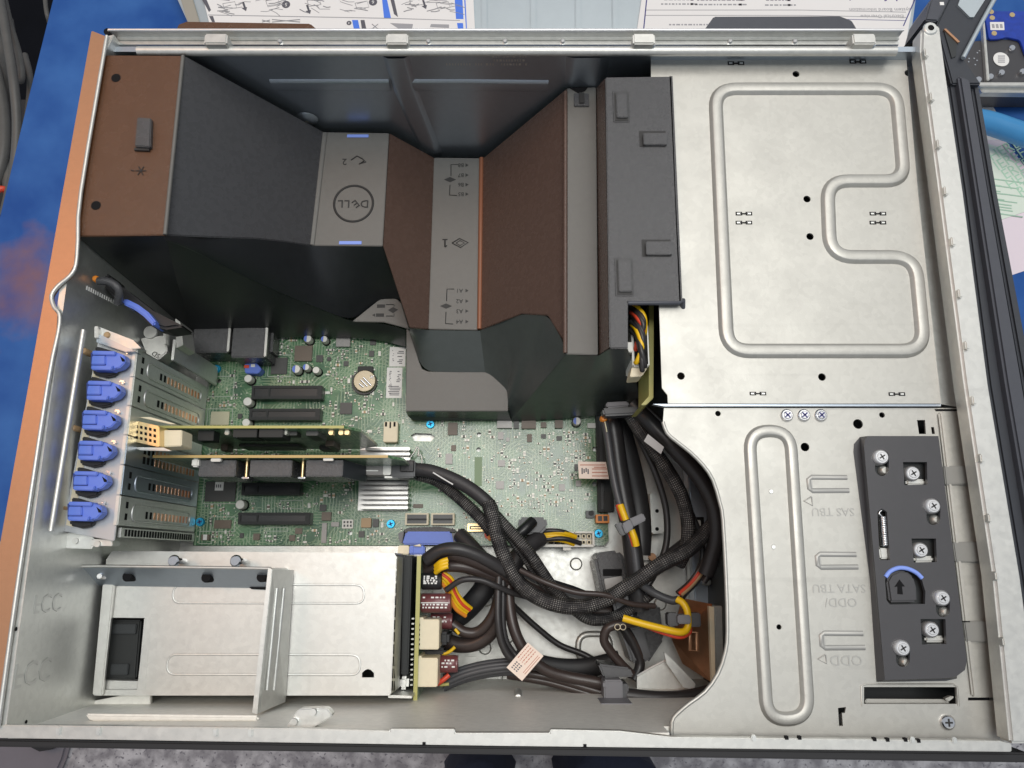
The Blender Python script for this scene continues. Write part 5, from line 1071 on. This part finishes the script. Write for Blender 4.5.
bundle('brown_cables', 'three brownish cables side by side entering the square grey cable holder', 'wire_brown', .3, [(508, 668, 6), (526, 671, 6.4), (548, 675, 6.6), (570, 681, 6.8), (590, 687, 6.9), (604, 691, 7)], [(0, -3, 0), (0, 2, .2), (0, 7, 0)])
cable('black_sleeve', 'long black sleeve lying on the floor behind the brownish cables', 'rubber', .75, [(515, 655, 3), (535, 663, 3), (560, 668, 3), (585, 668, 3), (605, 664, 3), (620, 660, 3)], flat=.5)
cable('black_cable', 'smooth black cable leaving the square grey holder to the right under the steel sheet', 'wire', .48, [(626, 695, 8.6), (645, 697, 8.6), (665, 698, 8.6), (690, 696, 8.4), (715, 690, 8)])
t = thing('cable_tag', 'small white printed tag wrapped round the brownish cable left of the cable holder', 'tag', P(524, 660, 8.6))
m = MB(['tag_label', 'ink', 'ink_red']); z = 9.0; q = [(528, 642.5), (543.5, 656), (522, 681), (506.5, 667.5)]
m.poly3([P(x, y, z) for x, y in q], (0, 0, -.06), 0)
o_, ux, uy = V((528, 642.5)), V((15.5, 13.5)), V((-21.5, 24.5))
random.seed(4)
def tagline(a, b2, v, mi, w_=.022): m.poly3([P(*(o_ + ux * s_ + uy * t_), z + .012) for s_, t_ in ((v, a), (v, b2), (v + w_ * 2, b2), (v + w_ * 2, a))], (0, 0, -.008), mi)
for v in (.1, .26, .4, .55): 
    a = .06
    while a < .56: L = random.uniform(.03, .09); tagline(a, min(.58, a + L), v, 2); a += L + .025
for v in (.78, .88): tagline(.1, .8, v, 2, .014)
for i in range(4):
    for j in range(3): tagline(.66 + .07 * i, .70 + .07 * i, .18 + .14 * j, 1, .04)
m.build('paper', t)
t = thing('cable_tag', 'small white printed tag stuck across the right edge of the green motherboard', 'tag', P(593, 470, 6))
m = MB(['tag_label', 'ink_red', 'ink']); m.poly3([P(x, y, 5.2) for x, y in ((578, 461.5), (606, 462), (609, 479), (579, 478.5))], (0, 0, -.08), 0)
for y, a, b2 in ((464.5, 580, 605), (468.5, 592, 607), (472, 592, 607), (475.5, 592, 608), (466.8, 594, 606)): m.bp(a, y, b2, y + .9, 5.2, 5.215, 1)
for i in range(4): m.bp(581.5 + 2 * i, 468 + (i % 2), 582.8 + 2 * i, 474 - (i % 3), 5.2, 5.216, 2)
m.build('paper', t)
m = MB(['clip_grey', 'clip_dark', 'hole']); m.bp(604, 680, 623, 704, 6.5, 9.4, 0, .1); m.bp(618, 684, 629, 704, 6.5, 9.0, 1, .08); m.pp([(598, 664), (630, 668), (634, 677), (604, 678)], 5.5, 8.4, 1, .12); m.bp(600, 703.5, 634, 711.5, 9.2, 11.6, 0, .1); m.bp(603, 683, 607, 687, 9.4, 9.5, 0)
tag(m.build('cable_holder', loc=P(615, 692, 6)), 'square grey plastic cable holder clamping the brownish cables near the lower edge', 'cable holder')
t = thing('cable_bracket', 'upright black plastic cable bracket standing on the steel floor under the clip', 'bracket', P(606, 590, 1))
m = MB(['shroud', 'hole', 'clip_dark', 'chip_grey']); m.pp([(594, 558), (600, 552.5), (618, 550), (624, 556), (634, 600), (612, 606), (604, 606)], .2, 4.5, 0, .25); m.bp(603, 569, 622, 576, 4.5, 4.55, 1, .02); m.pp([(604, 579), (622, 576), (626, 596), (608, 600)], 4.5, 4.7, 3, .05); m.build('upper_clamp', t)
m = MB(['clip_dark', 'shroud']); m.pp([(611, 597), (629, 591), (636, 615), (618, 622)], 4, 7, 0, .2); m.pp([(621, 630), (642, 625), (652, 660), (632, 664)], 1, 4.5, 0, .2); m.pp([(610, 612), (660, 605), (664, 640), (648, 664), (624, 640)], .2, 2.4, 1, .2); m.build('lower_clamp', t)
ring_c = cable('black_cable', 'glossy dark cable looping down to the square cable holder from the twin ring mark', 'wire_brown', .34, [(640, 622, 8), (622, 624, 8.2), (608, 628, 8.2), (604, 640, 8), (611, 652, 7.8), (622, 665, 7.6), (632, 675, 7.4)])
m = MB('cream')
for x in (617.5, 623): c = P(x, 627, 8.7); m.sweep([c + V((.2 * math.cos(a), .2 * math.sin(a), 0)) for a in [k * math.pi / 8 for k in range(16)]], [(.04 * math.cos(q), .04 * math.sin(q)) for q in (0, 2, 4)], 0, closed=True)
m.build('ring_mark', ring_c)
# motherboard power harness
bundle('power_wires', 'yellow and black power wires entering the long white connector on the motherboard', 'yellow', .2, [(541, 536, 3.0), (552, 535, 3.1), (563, 536, 3.0), (574, 540, 2.6)], [(0, -1.5, .1), (0, .6, .1), (0, 2.6, .1), (0, 4.4, 0), (-1, -4.4, .2), (2, -3, .15), (7, 3.4, .2)], mats=['yellow', 'yellow', 'yellow', 'yellow', 'wire', 'yellow', 'wire'])
cable('black_cable', 'thick black wrapped harness feeding the long white motherboard connector', 'tape', .72, [(540, 538, 3.4), (534, 542, 3.9), (526, 548, 4.4), (518, 557, 5), (512, 568, 5)])
m = MB(['tape', 'slot', 'clip_dark']); m.pp([(519, 517), (546, 517), (548, 527), (540, 535), (518, 534)], 1.6, 4.2, 2, .2); m.tube([P(533, 521, 4.6), P(526, 528, 5), P(519, 534, 5)], .45, 1, 8, 3); tag(m.build('cable_knot', loc=P(532, 525, 2)), 'black rubber grommet block on the motherboard beside the white connector', 'grommet')
m = MB(['orange', 'red', 'hole', 'tape']); m.pp([(486, 531), (490, 530), (491.5, 540), (488, 541)], 4, 5, 0, .08); m.pp([(484, 533), (487, 532), (488, 539), (485, 538)], 3.6, 4.6, 1, .05); m.tube([P(459, 534, 3.5), P(470, 545, 4), P(480, 556, 4.4), (P(490, 566, 4.6))], .6, 3, 8, 4); tag(m.build('data_cable', loc=P(488, 535, 4)), 'black data cable with an orange tip beside the blue latch bar', 'cable')
for lb, mt_, r, pts in (('thin black wire winding down between the straight cable and the braided drop cable', 'wire', .26, [(622, 406, 8.6), (640, 440, 8.2), (656, 475, 7.8), (666, 510, 7.4), (666, 545, 7.2), (654, 575, 7), (640, 596, 7)]),
    ('thin black wire pressed against the inner edge of the curved steel sheet', 'wire', .24, [(640, 402, 9.6), (668, 428, 9.8), (695, 458, 9.8), (711, 490, 9.6), (718, 525, 9.2), (716, 560, 8.8), (704, 582, 8.4)]),
    ('thin black wire sagging from the braided drop cable to the copper plate', 'wire', .22, [(690, 510, 8), (700, 535, 7.8), (702, 558, 7.6), (694, 580, 7.6), (682, 598, 7.8)]),
    ('thin dark wire snaking across the two braided cables', 'wire_brown', .2, [(520, 570, 9.4), (545, 582, 9.8), (575, 592, 9.9), (605, 595, 9.8), (632, 604, 9.4), (655, 606, 9)]),
    ('thin black wire arching over the maroon capacitors to the braided cables', 'wire', .22, [(446, 590, 8.8), (462, 580, 9.2), (480, 580, 9.2), (496, 586, 9), (510, 592, 8.4), (524, 596, 7.6), (540, 600, 7)]),
    ('loose black wire lying across the steel floor below the sweep', 'wire', .24, [(498, 590, 4), (520, 612, 3), (540, 630, 2.6), (560, 645, 2.4), (585, 655, 2.4), (606, 668, 2.6)]),
    ('thick black wire tucked behind the upright cable bracket', 'wire', .4, [(590, 604, 4), (606, 612, 4.4), (622, 626, 4.6), (634, 645, 4.4), (640, 664, 4.2), (634, 680, 4.4)])):
    cable('loose_wire', lb, mt_, r, pts, cat='wire')
m = MB(['clip_dark', 'clip_grey']); m.pp([(602, 408), (640, 406), (645, 414), (604, 416)], 9.6, 11, 0, .15); m.pp([(606, 402), (628, 401), (630, 406), (607, 408)], 9.6, 10.6, 1, .1); tag(m.build('cable_tie', loc=P(620, 410, 10)), 'dark plastic tie holding the cables together just under the shroud', 'cable tie')
# copper plate and steel bits under the cut-out
t = thing('copper_board', 'copper coloured plate with a pale edge under the curved steel cut-out', 'plate', P(700, 640, 2))
m = MB(['copper_plate', 'cream', 'copper_and_sheen']); m.poly3([P(682, 598, 7.5), P(712, 604, 7.5), P(714, 684, 7.5), P(683, 664, 4), (P(672, 640, 3.5))], (0, 0, -.2), 0); m.poly3([P(709, 606, 7.8), P(714, 607, 7.8), P(715.5, 684, 7.8), P(712, 684, 7.8)], (0, 0, -.5), 1); m.build('plate', t)
m = MB(['copper_and_sheen', 'mark']); m.bead([P(x, y, 7.3) for x, y in ((690, 632), (697, 632), (697, 651), (690, 650))], .3, .1); m.build('pressed_rim', t)
t = thing('floor_bracket', 'pale steel bracket with a point standing on the floor left of the copper plate', 'bracket', P(660, 680, 1))
m = MB(['steel_satin', 'steel', 'print_white']); m.poly3([P(637, 676, 5), P(666, 660, 5), P(688, 694, 5), P(637, 690, 5)], (0, 0, -.2), 0); m.poly3([P(664, 652, 6.2), P(671, 658, 6.2), P(696, 684, 6.2), P(694, 690, 6.2), P(684, 688, 6.2), P(667, 664, 6.2)], (0, 0, -.4), 1, .05); m.tube([P(637, 676, 5.1), P(652, 667, 5.1), P(666, 660, 5.1)], .08, 2, 6, 0); m.build('plate', t)
t = thing('floor_bracket', 'tall tan steel bracket with two holes right of the grey cable clip', 'bracket', P(656, 510, 1))
m = MB(['copper_and_sheen', 'hole', 'steel_satin']); m.pp([(650, 493), (667, 493), (664, 533), (652, 534)], .2, 2.6, 2, .1)
for y in (511, 529): m.disc(P(657, y, 2.6), .16, 2.62, 1, 12)
m.pp([(640, 541), (660, 541), (656, 560), (642, 560)], .1, 1.6, 2, .1); m.cyl(P(652, 557, 1.6), .35, 1.5, 1.9, 0, 16, .3); m.build('plate', t)
t = thing('cage_panel', 'grey steel inner wall with pressed slots behind the curved cut-out', 'panel', P(700, 540, 1))
m = MB(['steel_dark', 'hole', 'steel', 'steel_satin'])
m.box(P(690, 520, 2).x, P(690, 604, 2).y, P(730, 520, 2).x, P(690, 440, 2).y, .2, 2.2, 0, .1); m.bp(686, 488, 689, 508, 2.2, 2.4, 3, .05); m.bp(687, 540, 690, 585, 2.2, 2.4, 3, .05); m.bp(692, 517, 704, 527, 2.2, 2.25, 1); m.bp(697, 520, 701, 526, 2.25, 2.4, 3, .05); m.bp(703, 575, 722, 582, 2.2, 2.6, 3, .08)
m.cyl(P(707, 582, 3), .3, 2.2, 3.4, 2, 14, bev=.08); m.pp([(714, 606), (727, 606), (727, 680), (716, 684)], 3, 6.4, 3, .1); m.build('panel', t)
# ================================================================ surroundings
t = thing('side_cover', 'grey metal side cover lying behind the case with printed sheets on it', 'cover', P(560, 10, 0))
zc = .6
m = MB(['cover', 'cover_tan', 'steel_satin']); m.pp([(164, -30), (920, -30), (908, 60), (205, 60)], bz, zc, 0, .1)
m.pp([(172, -30), (184, -30), (205, 40), (193, 40)], zc, zc + .25, 1, .05)
for a in (481, 530, 575, 612): m.pp([(a, -30), (a + 6, -30), (a + 6.5, 50), (a + .5, 50)], zc, zc + .2, 0, .08)
m.build('panel', t)
z = zc + .28
t2 = thing('service_sheet', 'white service sheet of line drawings with blue bars lying on the grey cover', 'sheet', P(340, 10, z))
m = MB(['paper', 'label_blue', 'ink', 'ink_soft']); m.pp([(196, -30), (472, -30), (476, 50), (216, 50)], zc + .02, z, 0)
m.build('paper', t2)
m = MB(['label_blue', 'ink', 'ink_soft']); zi = z + .01
def bar(q, mi): m.pp(q, z, zi, mi)
bar([(381, -10), (385, -10), (391, 18), (384, 18)], 0); bar([(352, 20), (358, 20), (360, 30), (354, 30)], 0); bar([(454, -10), (462, -10), (463.5, 19), (456, 19)], 0); bar([(457, 23), (463, 23), (463.5, 30), (458, 30)], 0); bar([(463.6, -10), (465, -10), (467, 30), (466, 30)], 0)
bar([(388, -10), (392, -10), (398, 17), (394, 14)], 1); bar([(360.5, 20), (364.5, 20), (366.5, 30), (362, 30)], 1); bar([(200, -4), (205, -4), (211, 10), (209, 12)], 1); bar([(209, 16), (213, 16), (215, 22), (212, 22)], 1)
bar([(208, 14.5), (395, 18), (460, 20.2), (460, 20.8), (395, 18.8), (208, 15.3)], 2)
m.build('printed_bars', t2)
m = MB(['ink_soft', 'ink', 'paper', 'label_blue']); random.seed(21)
def line(ps, w=.035, mi=0): m.tube([P(x, y, zi) for x, y in ps], w, mi, 4, 0, .3)
for cx in (228, 268, 312, 352, 415, 440):
    for k in range(11):
        x, y = cx + random.uniform(-14, 12), random.uniform(-3, 12); a = random.uniform(-.5, .5); L = random.uniform(5, 15)
        line([(x, y), (x + L * .5, y + a * 5), (x + L, y + a * 9 + random.uniform(-2, 2))], random.choice((.03, .05)))
    x, y = cx + random.uniform(-6, 4), random.uniform(0, 6); line([(x, y), (x + 12, y - 2), (x + 14, y + 4), (x + 2, y + 6), (x, y)], .03)
for x, y, s_ in ((286, 4.5, '5'), (373, 2, '6'), (349, 23, '4')):
    c = P(x, y, zi); m.disc(c, .42 if y < 20 else .25, zi + .005, 1, 16); m.text(s_, V((c.x, c.y, zi + .01)), .55 if y < 20 else .35, R(180), 2, .004)
for x, y in ((243, 6), (307, 9), (423, 4)): line([(x, y - 4), (x + 2, y + 2)], .1, 1); m.pp([(x - 1.5, y + 2), (x + 4, y + 1), (x + 3, y + 5)], zi, zi + .01, 1)
for a, b2, c, d in ((272, 19.5, 300, 22), (262, 20, 270, 22), (372, 24, 378, 29)): line([(a, b2), (c, d), (c, b2), (a, d)], .05)
m.pp([(390, 23), (413, 24), (412, 29), (399, 29)], z, zi + .005, 0); m.pp([(431, 24), (449, 24.5), (449, 28), (430, 27)], z, zi + .005, 0)
m.build('line_drawing', t2)
t3 = thing('service_sheet', 'white service sheet with text and a navy border lying on the grey cover', 'sheet', P(780, 10, z))
m = MB(['paper']); m.pp([(646, -30), (918, -30), (905, 50), (634, 50)], zc + .02, z, 0); m.build('paper', t3)
m = MB(['ink_navy', 'ink_soft', 'ink']); m.pp([(649, -30), (650.2, -30), (643.2, 40), (642, 40)], z, zi, 0); m.pp([(917.5, -8), (918.8, -8), (904, 26), (902.8, 26)], z, zi, 0)
for y in (10.3, 15.6): m.pp([(645, y - .6), (800, y - .6), (906, y + 1.5), (906, y + 2.1), (800, y), (645, y)], z, zi, 1)
m.pp([(822, 18.5), (905, 20.3), (905, 20.8), (822, 19)], z, zi, 0)
m.build('printed_lines', t3)
m = MB(['ink_soft', 'ink_navy', 'ink'])
def ot(s_, x, y, size, mi, sx=1.): m.text(s_, P(x, y, zi), size, R(180), mi, .004, sx=sx)
ot('Electrical Overview', 882, 16.2, .55, 0, 1.); ot('System Board Information', 880, 9.6, .58, 0, 1.); ot('Information', 866, -3.4, 1.35, 1)
for x, y, L in ((678, 4, 34), (678, -.5, 28), (720, 4.5, 50), (720, 0, 46), (780, 5, 30), (778, 0, 24), (765, 25, 20), (688, 24.6, 38)):
    a = x - L / 2; random.seed(int(x + L))
    while a < x + L / 2: w_ = random.uniform(1.5, 4.5); m.pp([(a, y - .7), (a + w_, y - .7), (a + w_, y + .7), (a, y + .7)], z, zi, 0); a += w_ + 1.2
for x, y in ((692, 4), (692, -.5), (740.5, 4.5), (741, -.5), (789, 5), (789, 0)): m.pp([(x - 1.5, y - 1), (x + 1.5, y - 1), (x + 1.5, y + 1), (x - 1.5, y + 1)], z, zi, 2)
m.build('printed_text', t3)
# drive caddy top right
t = thing('drive_caddy', 'black drive caddy with a blue circuit board at the upper right of the bench', 'drive caddy', P(1010, 50, 2))
m = MB(['plate_black', 'hole', 'chrome', 'steel_satin']); m.pp([(962, 42), (990, 38), (1060, 38), (1060, 84), (975, 84), (962, 70)], bz, 3.0, 0, .2); m.pp([(982, 10), (984, 10), (990, 80), (987, 80)], 3, 3.5, 3, .05); m.pp([(978, 82), (1060, 82), (1060, 86), (980, 86)], 2.6, 3.3, 3, .06); m.pp([(980, 88), (1060, 89), (1060, 93), (982, 92)], 2, 2.8, 3, .06)
for x, y in ((1011.5, 48.5), (1001, 73), (990, 77), (1022, 72), (978, 80)): m.cyl(P(x, y, 3.2), .3, 3, 3.4, 2, 14, bev=.06)
random.seed(9)
for k in range(8): x, y = random.uniform(968, 980), random.uniform(48, 74); m.bp(x, y, x + 1.3, y + 1.2, 3, 3.05, 2)
m.build('frame', t)
m = MB(['pcb_blue', 'gold', 'mask_plain']); m.pp(rpoly([(984, 11), (1060, 11), (1060, 60), (1026, 56), (1020, 40), (1006, 37), (1000, 39), (989, 39.5)], 3, 4), 3.05, 3.3, 0, .03)
for x, y in ((991, 12), (992, 18), (994, 33.5), (1012, 15)): m.cyl(P(x, y, 3.3), .25, 3.3, 3.36, 1, 12)
m.build('circuit_board', t)
m = MB(['print_white', 'ink_soft']); m.pp([(990, 22), (1004, 22), (1004.5, 30), (990.5, 30)], 3.3, 3.33, 0)
for k in range(3): m.bp(992 + 4 * k, 24, 994.6 + 4 * k, 28, 3.33, 3.34, 1)
m.build('sticker', t); m = MB(['print_white', 'ink_soft']); m.disc(P(1001.5, 59, 3.1), .75, 3.06, 0, 28); 
for k in range(4): m.bp(998, 55.5 + 2 * k, 1005, 56.5 + 2 * k, 3.06, 3.075, 1)
m.build('sticker', t)
tag(MB('blue_cable').tube([P(955, 118, 2), P(985, 122, 2), P(1010, 130, 2), P(1040, 140, 2), P(1080, 150, 2)], 1.1, 0, 14, 6).build('blue_cable', loc=P(1000, 130, 1)), 'thick bright blue cable crossing the papers beyond the black bezel', 'cable')
for nm, lb, mt_, pts, z in (('paper_sheet', 'white paper corner sticking out above the thick blue cable', 'paper', [(970, 92), (986, 95), (1000, 118), (1010, 140), (960, 140)], bz + .06), ('paper_sheet', 'pinkish blank paper sheet under the green printed sheet', 'paper_pink', [(960, 132), (1005, 140), (1042, 190), (1042, 265), (1000, 279), (960, 280)], bz + .04)):
    m = MB(mt_); m.pp(pts, bz + .01, z, 0); tag(m.build(nm, loc=P(*pts[0], bz)), lb, 'paper', 'loose papers right of the bezel')
m = MB(['paper_green', 'ink_green']); z = bz + .12; m.pp([(960, 136), (1003, 148), (1045, 205), (1003, 219), (960, 225)], bz + .05, z, 0)
random.seed(8)
for k in range(6):
    c = P(1004 + k * 6, 150 + k * 9.5, z + .01)
    m.text(('HERE', 'IEREF', 'EREF', 'HERE', 'REF', 'EF')[k], c, 1.5, R(28), 1, .004)
for k in range(14): x, y = 984 + random.uniform(0, 30), 178 + k * 2.8; m.tube([P(x - 12, y - 1, z + .01), P(x + 14, y + 2.5, z + .01)], .06, 1, 4, 0, .3)
tag(m.build('paper_sheet', loc=P(1000, 180, bz)), 'pale green paper sheet covered with green printed letters beside the bezel', 'paper', 'loose papers right of the bezel')
# cables hanging past the bench edge, with a black block added for the dark void behind
m = MB(['void_black', 'rubber']); m.box(-170, P(0, 275, -40).y, -60, 140, -75, -40, 0, .5); m.box(-100, 40, -70, 70, -40, -39.5, 1, .1)
tag(m.build('shadow_block', loc=(-70, 60, -75)), 'black block added for the dark gap beside the bench at the upper left', 'shadow_block')
LC = [('grey cable nearest the bench edge', [(44, -20, -14), (46, 8, -13), (50, 25, -14), (60, 60, -20)], .5), ('long grey cable running down the dark gap', [(-6, -30, -9), (2, 10, -8), (8, 45, -8), (14, 85, -8), (17, 125, -9), (14, 170, -10), (4, 215, -12)], 1.0), ('grey cable making a tight bend in the dark gap', [(2, -10, -10), (10, 25, -10), (18, 52, -10), (21.5, 72, -10), (20, 80, -10.5), (17, 60, -14), (10, 20, -16)], .8), ('wide cable lowest in the dark gap', [(10, 190, -12), (7, 150, -12), (6, 110, -13), (4, 60, -14), (-8, 20, -14)], 1.5), ('thin cable between the wide cable and the bench', [(25, 55, -14), (30, 78, -13), (28, 110, -13), (20, 150, -13), (6, 185, -13)], .7), ('second wide cable at the left picture edge', [(-14, 40, -11), (-2, 80, -11), (4, 120, -11), (2, 160, -11), (-10, 200, -12)], 1.3)]
for w_, pts, r in LC: tag(MB('old_cable').tube([P(*p) for p in pts], r * .5, 0, 12, 7).build('hanging_cable', loc=P(*pts[0])), w_, 'cable', 'grey cables hanging beside the bench')
m = MB(['red']); m.tube([P(-6, 192, -11), P(4, 189, -11), P(10, 200, -13)], .35, 0, 8, 4); tag(m.build('red_wire', loc=P(0, 190, -11)), 'short red wire at the lower end of the hanging cables', 'wire')
# things on the floor in front of the bench
m = MB('grey_mat'); m.pp([(-60, 560), (40, 560), (69, 742), (64, 760), (46, 800), (-60, 840)], -75, -73.5, 0, .6); tag(m.build('floor_mat', loc=P(0, 700, -75)), 'smooth grey mat with a rounded edge on the floor at the lower left', 'mat')  # darker mat also stands for the floor in shade
m = MB(['rubber', 'paper']); m.pp([(18, 735), (60, 735), (54, 750), (36, 753), (22, 746)], -73.4, -70, 0, 1.2); m.pp([(24, 744), (36, 744), (30, 747)], -70, -69.8, 1); tag(m.build('castor', loc=P(40, 745, -73)), 'dark rubber castor standing on the grey mat', 'castor')
for (a, b2, s_), w_ in (((441, 512, 1), 'left of the two dark navy trouser legs below the case'), ((562, 658, -1), 'right of the two dark navy trouser legs below the case')):
    t = thing('trouser_leg', w_, 'trouser leg', P((a + b2) / 2, 770, -60)); zq = -55; cx, cy = P((a + b2) / 2, 790, zq).x, P(a, 790, zq).y; rx = P(b2, 790, zq).x - cx
    m = MB('navy'); K = 28; rings = []
    for i, (zz, f, o) in enumerate(((-68, 1.08, -.5), (-63, 1.02, 0), (-58, 1.06, .4), (-52, .98, .2), (-46, 1.02, .6))):
        for k in range(K): q = 2 * math.pi * k / K; w = 1 + .05 * math.sin(5 * q + i * 1.7) + .03 * math.sin(9 * q - i); rings.append(V((cx + rx * f * w * math.cos(q), cy + o + rx * .95 * f * w * math.sin(q), zz)))
    m.raw(rings, [[i * K + k, i * K + (k + 1) % K, (i + 1) * K + (k + 1) % K, (i + 1) * K + k] for i in range(4) for k in range(K)] + [[4 * K + k for k in range(K)]], 0, True); m.build('cloth', t)
    m = MB('rubber'); m.prism(rpoly([(cx - 4.6, cy - 10), (cx + 4.6, cy - 10), (cx + 4.8, cy + 9), (cx + 2, cy + 15), (cx - 2, cy + 15), (cx - 4.8, cy + 9)], 3), -75, -67, 0, 1.5, 3); m.build('shoe', t)
# ================================================================ light
w = bpy.data.worlds.new("World"); SC.world = w; w.use_nodes = True
w.node_tree.nodes['Background'].inputs[0].default_value = (.86, .92, 1, 1); w.node_tree.nodes['Background'].inputs[1].default_value = .44
def area(name, loc, tgt, sx, sy, e, col):
    d = bpy.data.lights.new(name, 'AREA'); d.shape = 'RECTANGLE'; d.size = sx * S; d.size_y = sy * S; d.energy = e; d.color = col
    o = bpy.data.objects.new(name, d); COL.objects.link(o); o.location = V(loc) * S
    o.rotation_euler = (V(tgt) - V(loc)).to_track_quat('-Z', 'Y').to_euler(); return o
area('ceiling_lamp', (50, 115, 215), (5, 10, 10), 150, 90, 12, (1, .96, .9))
area('ceiling_lamp', (6, 26, 215), (4, 8, 0), 110, 46, 18.5, (1, .99, .95))
area('added_warm_light', (-152, 78, 240), (-26, 15, 20), 62, 110, 8.5, (1, .45, .17))  # added area light standing in for an unseen orange object
SC.view_settings.view_transform = 'Standard'; SC.view_settings.look = 'None'; SC.view_settings.exposure = 0
SC.render.engine = 'CYCLES'; SC.cycles.max_bounces = 8
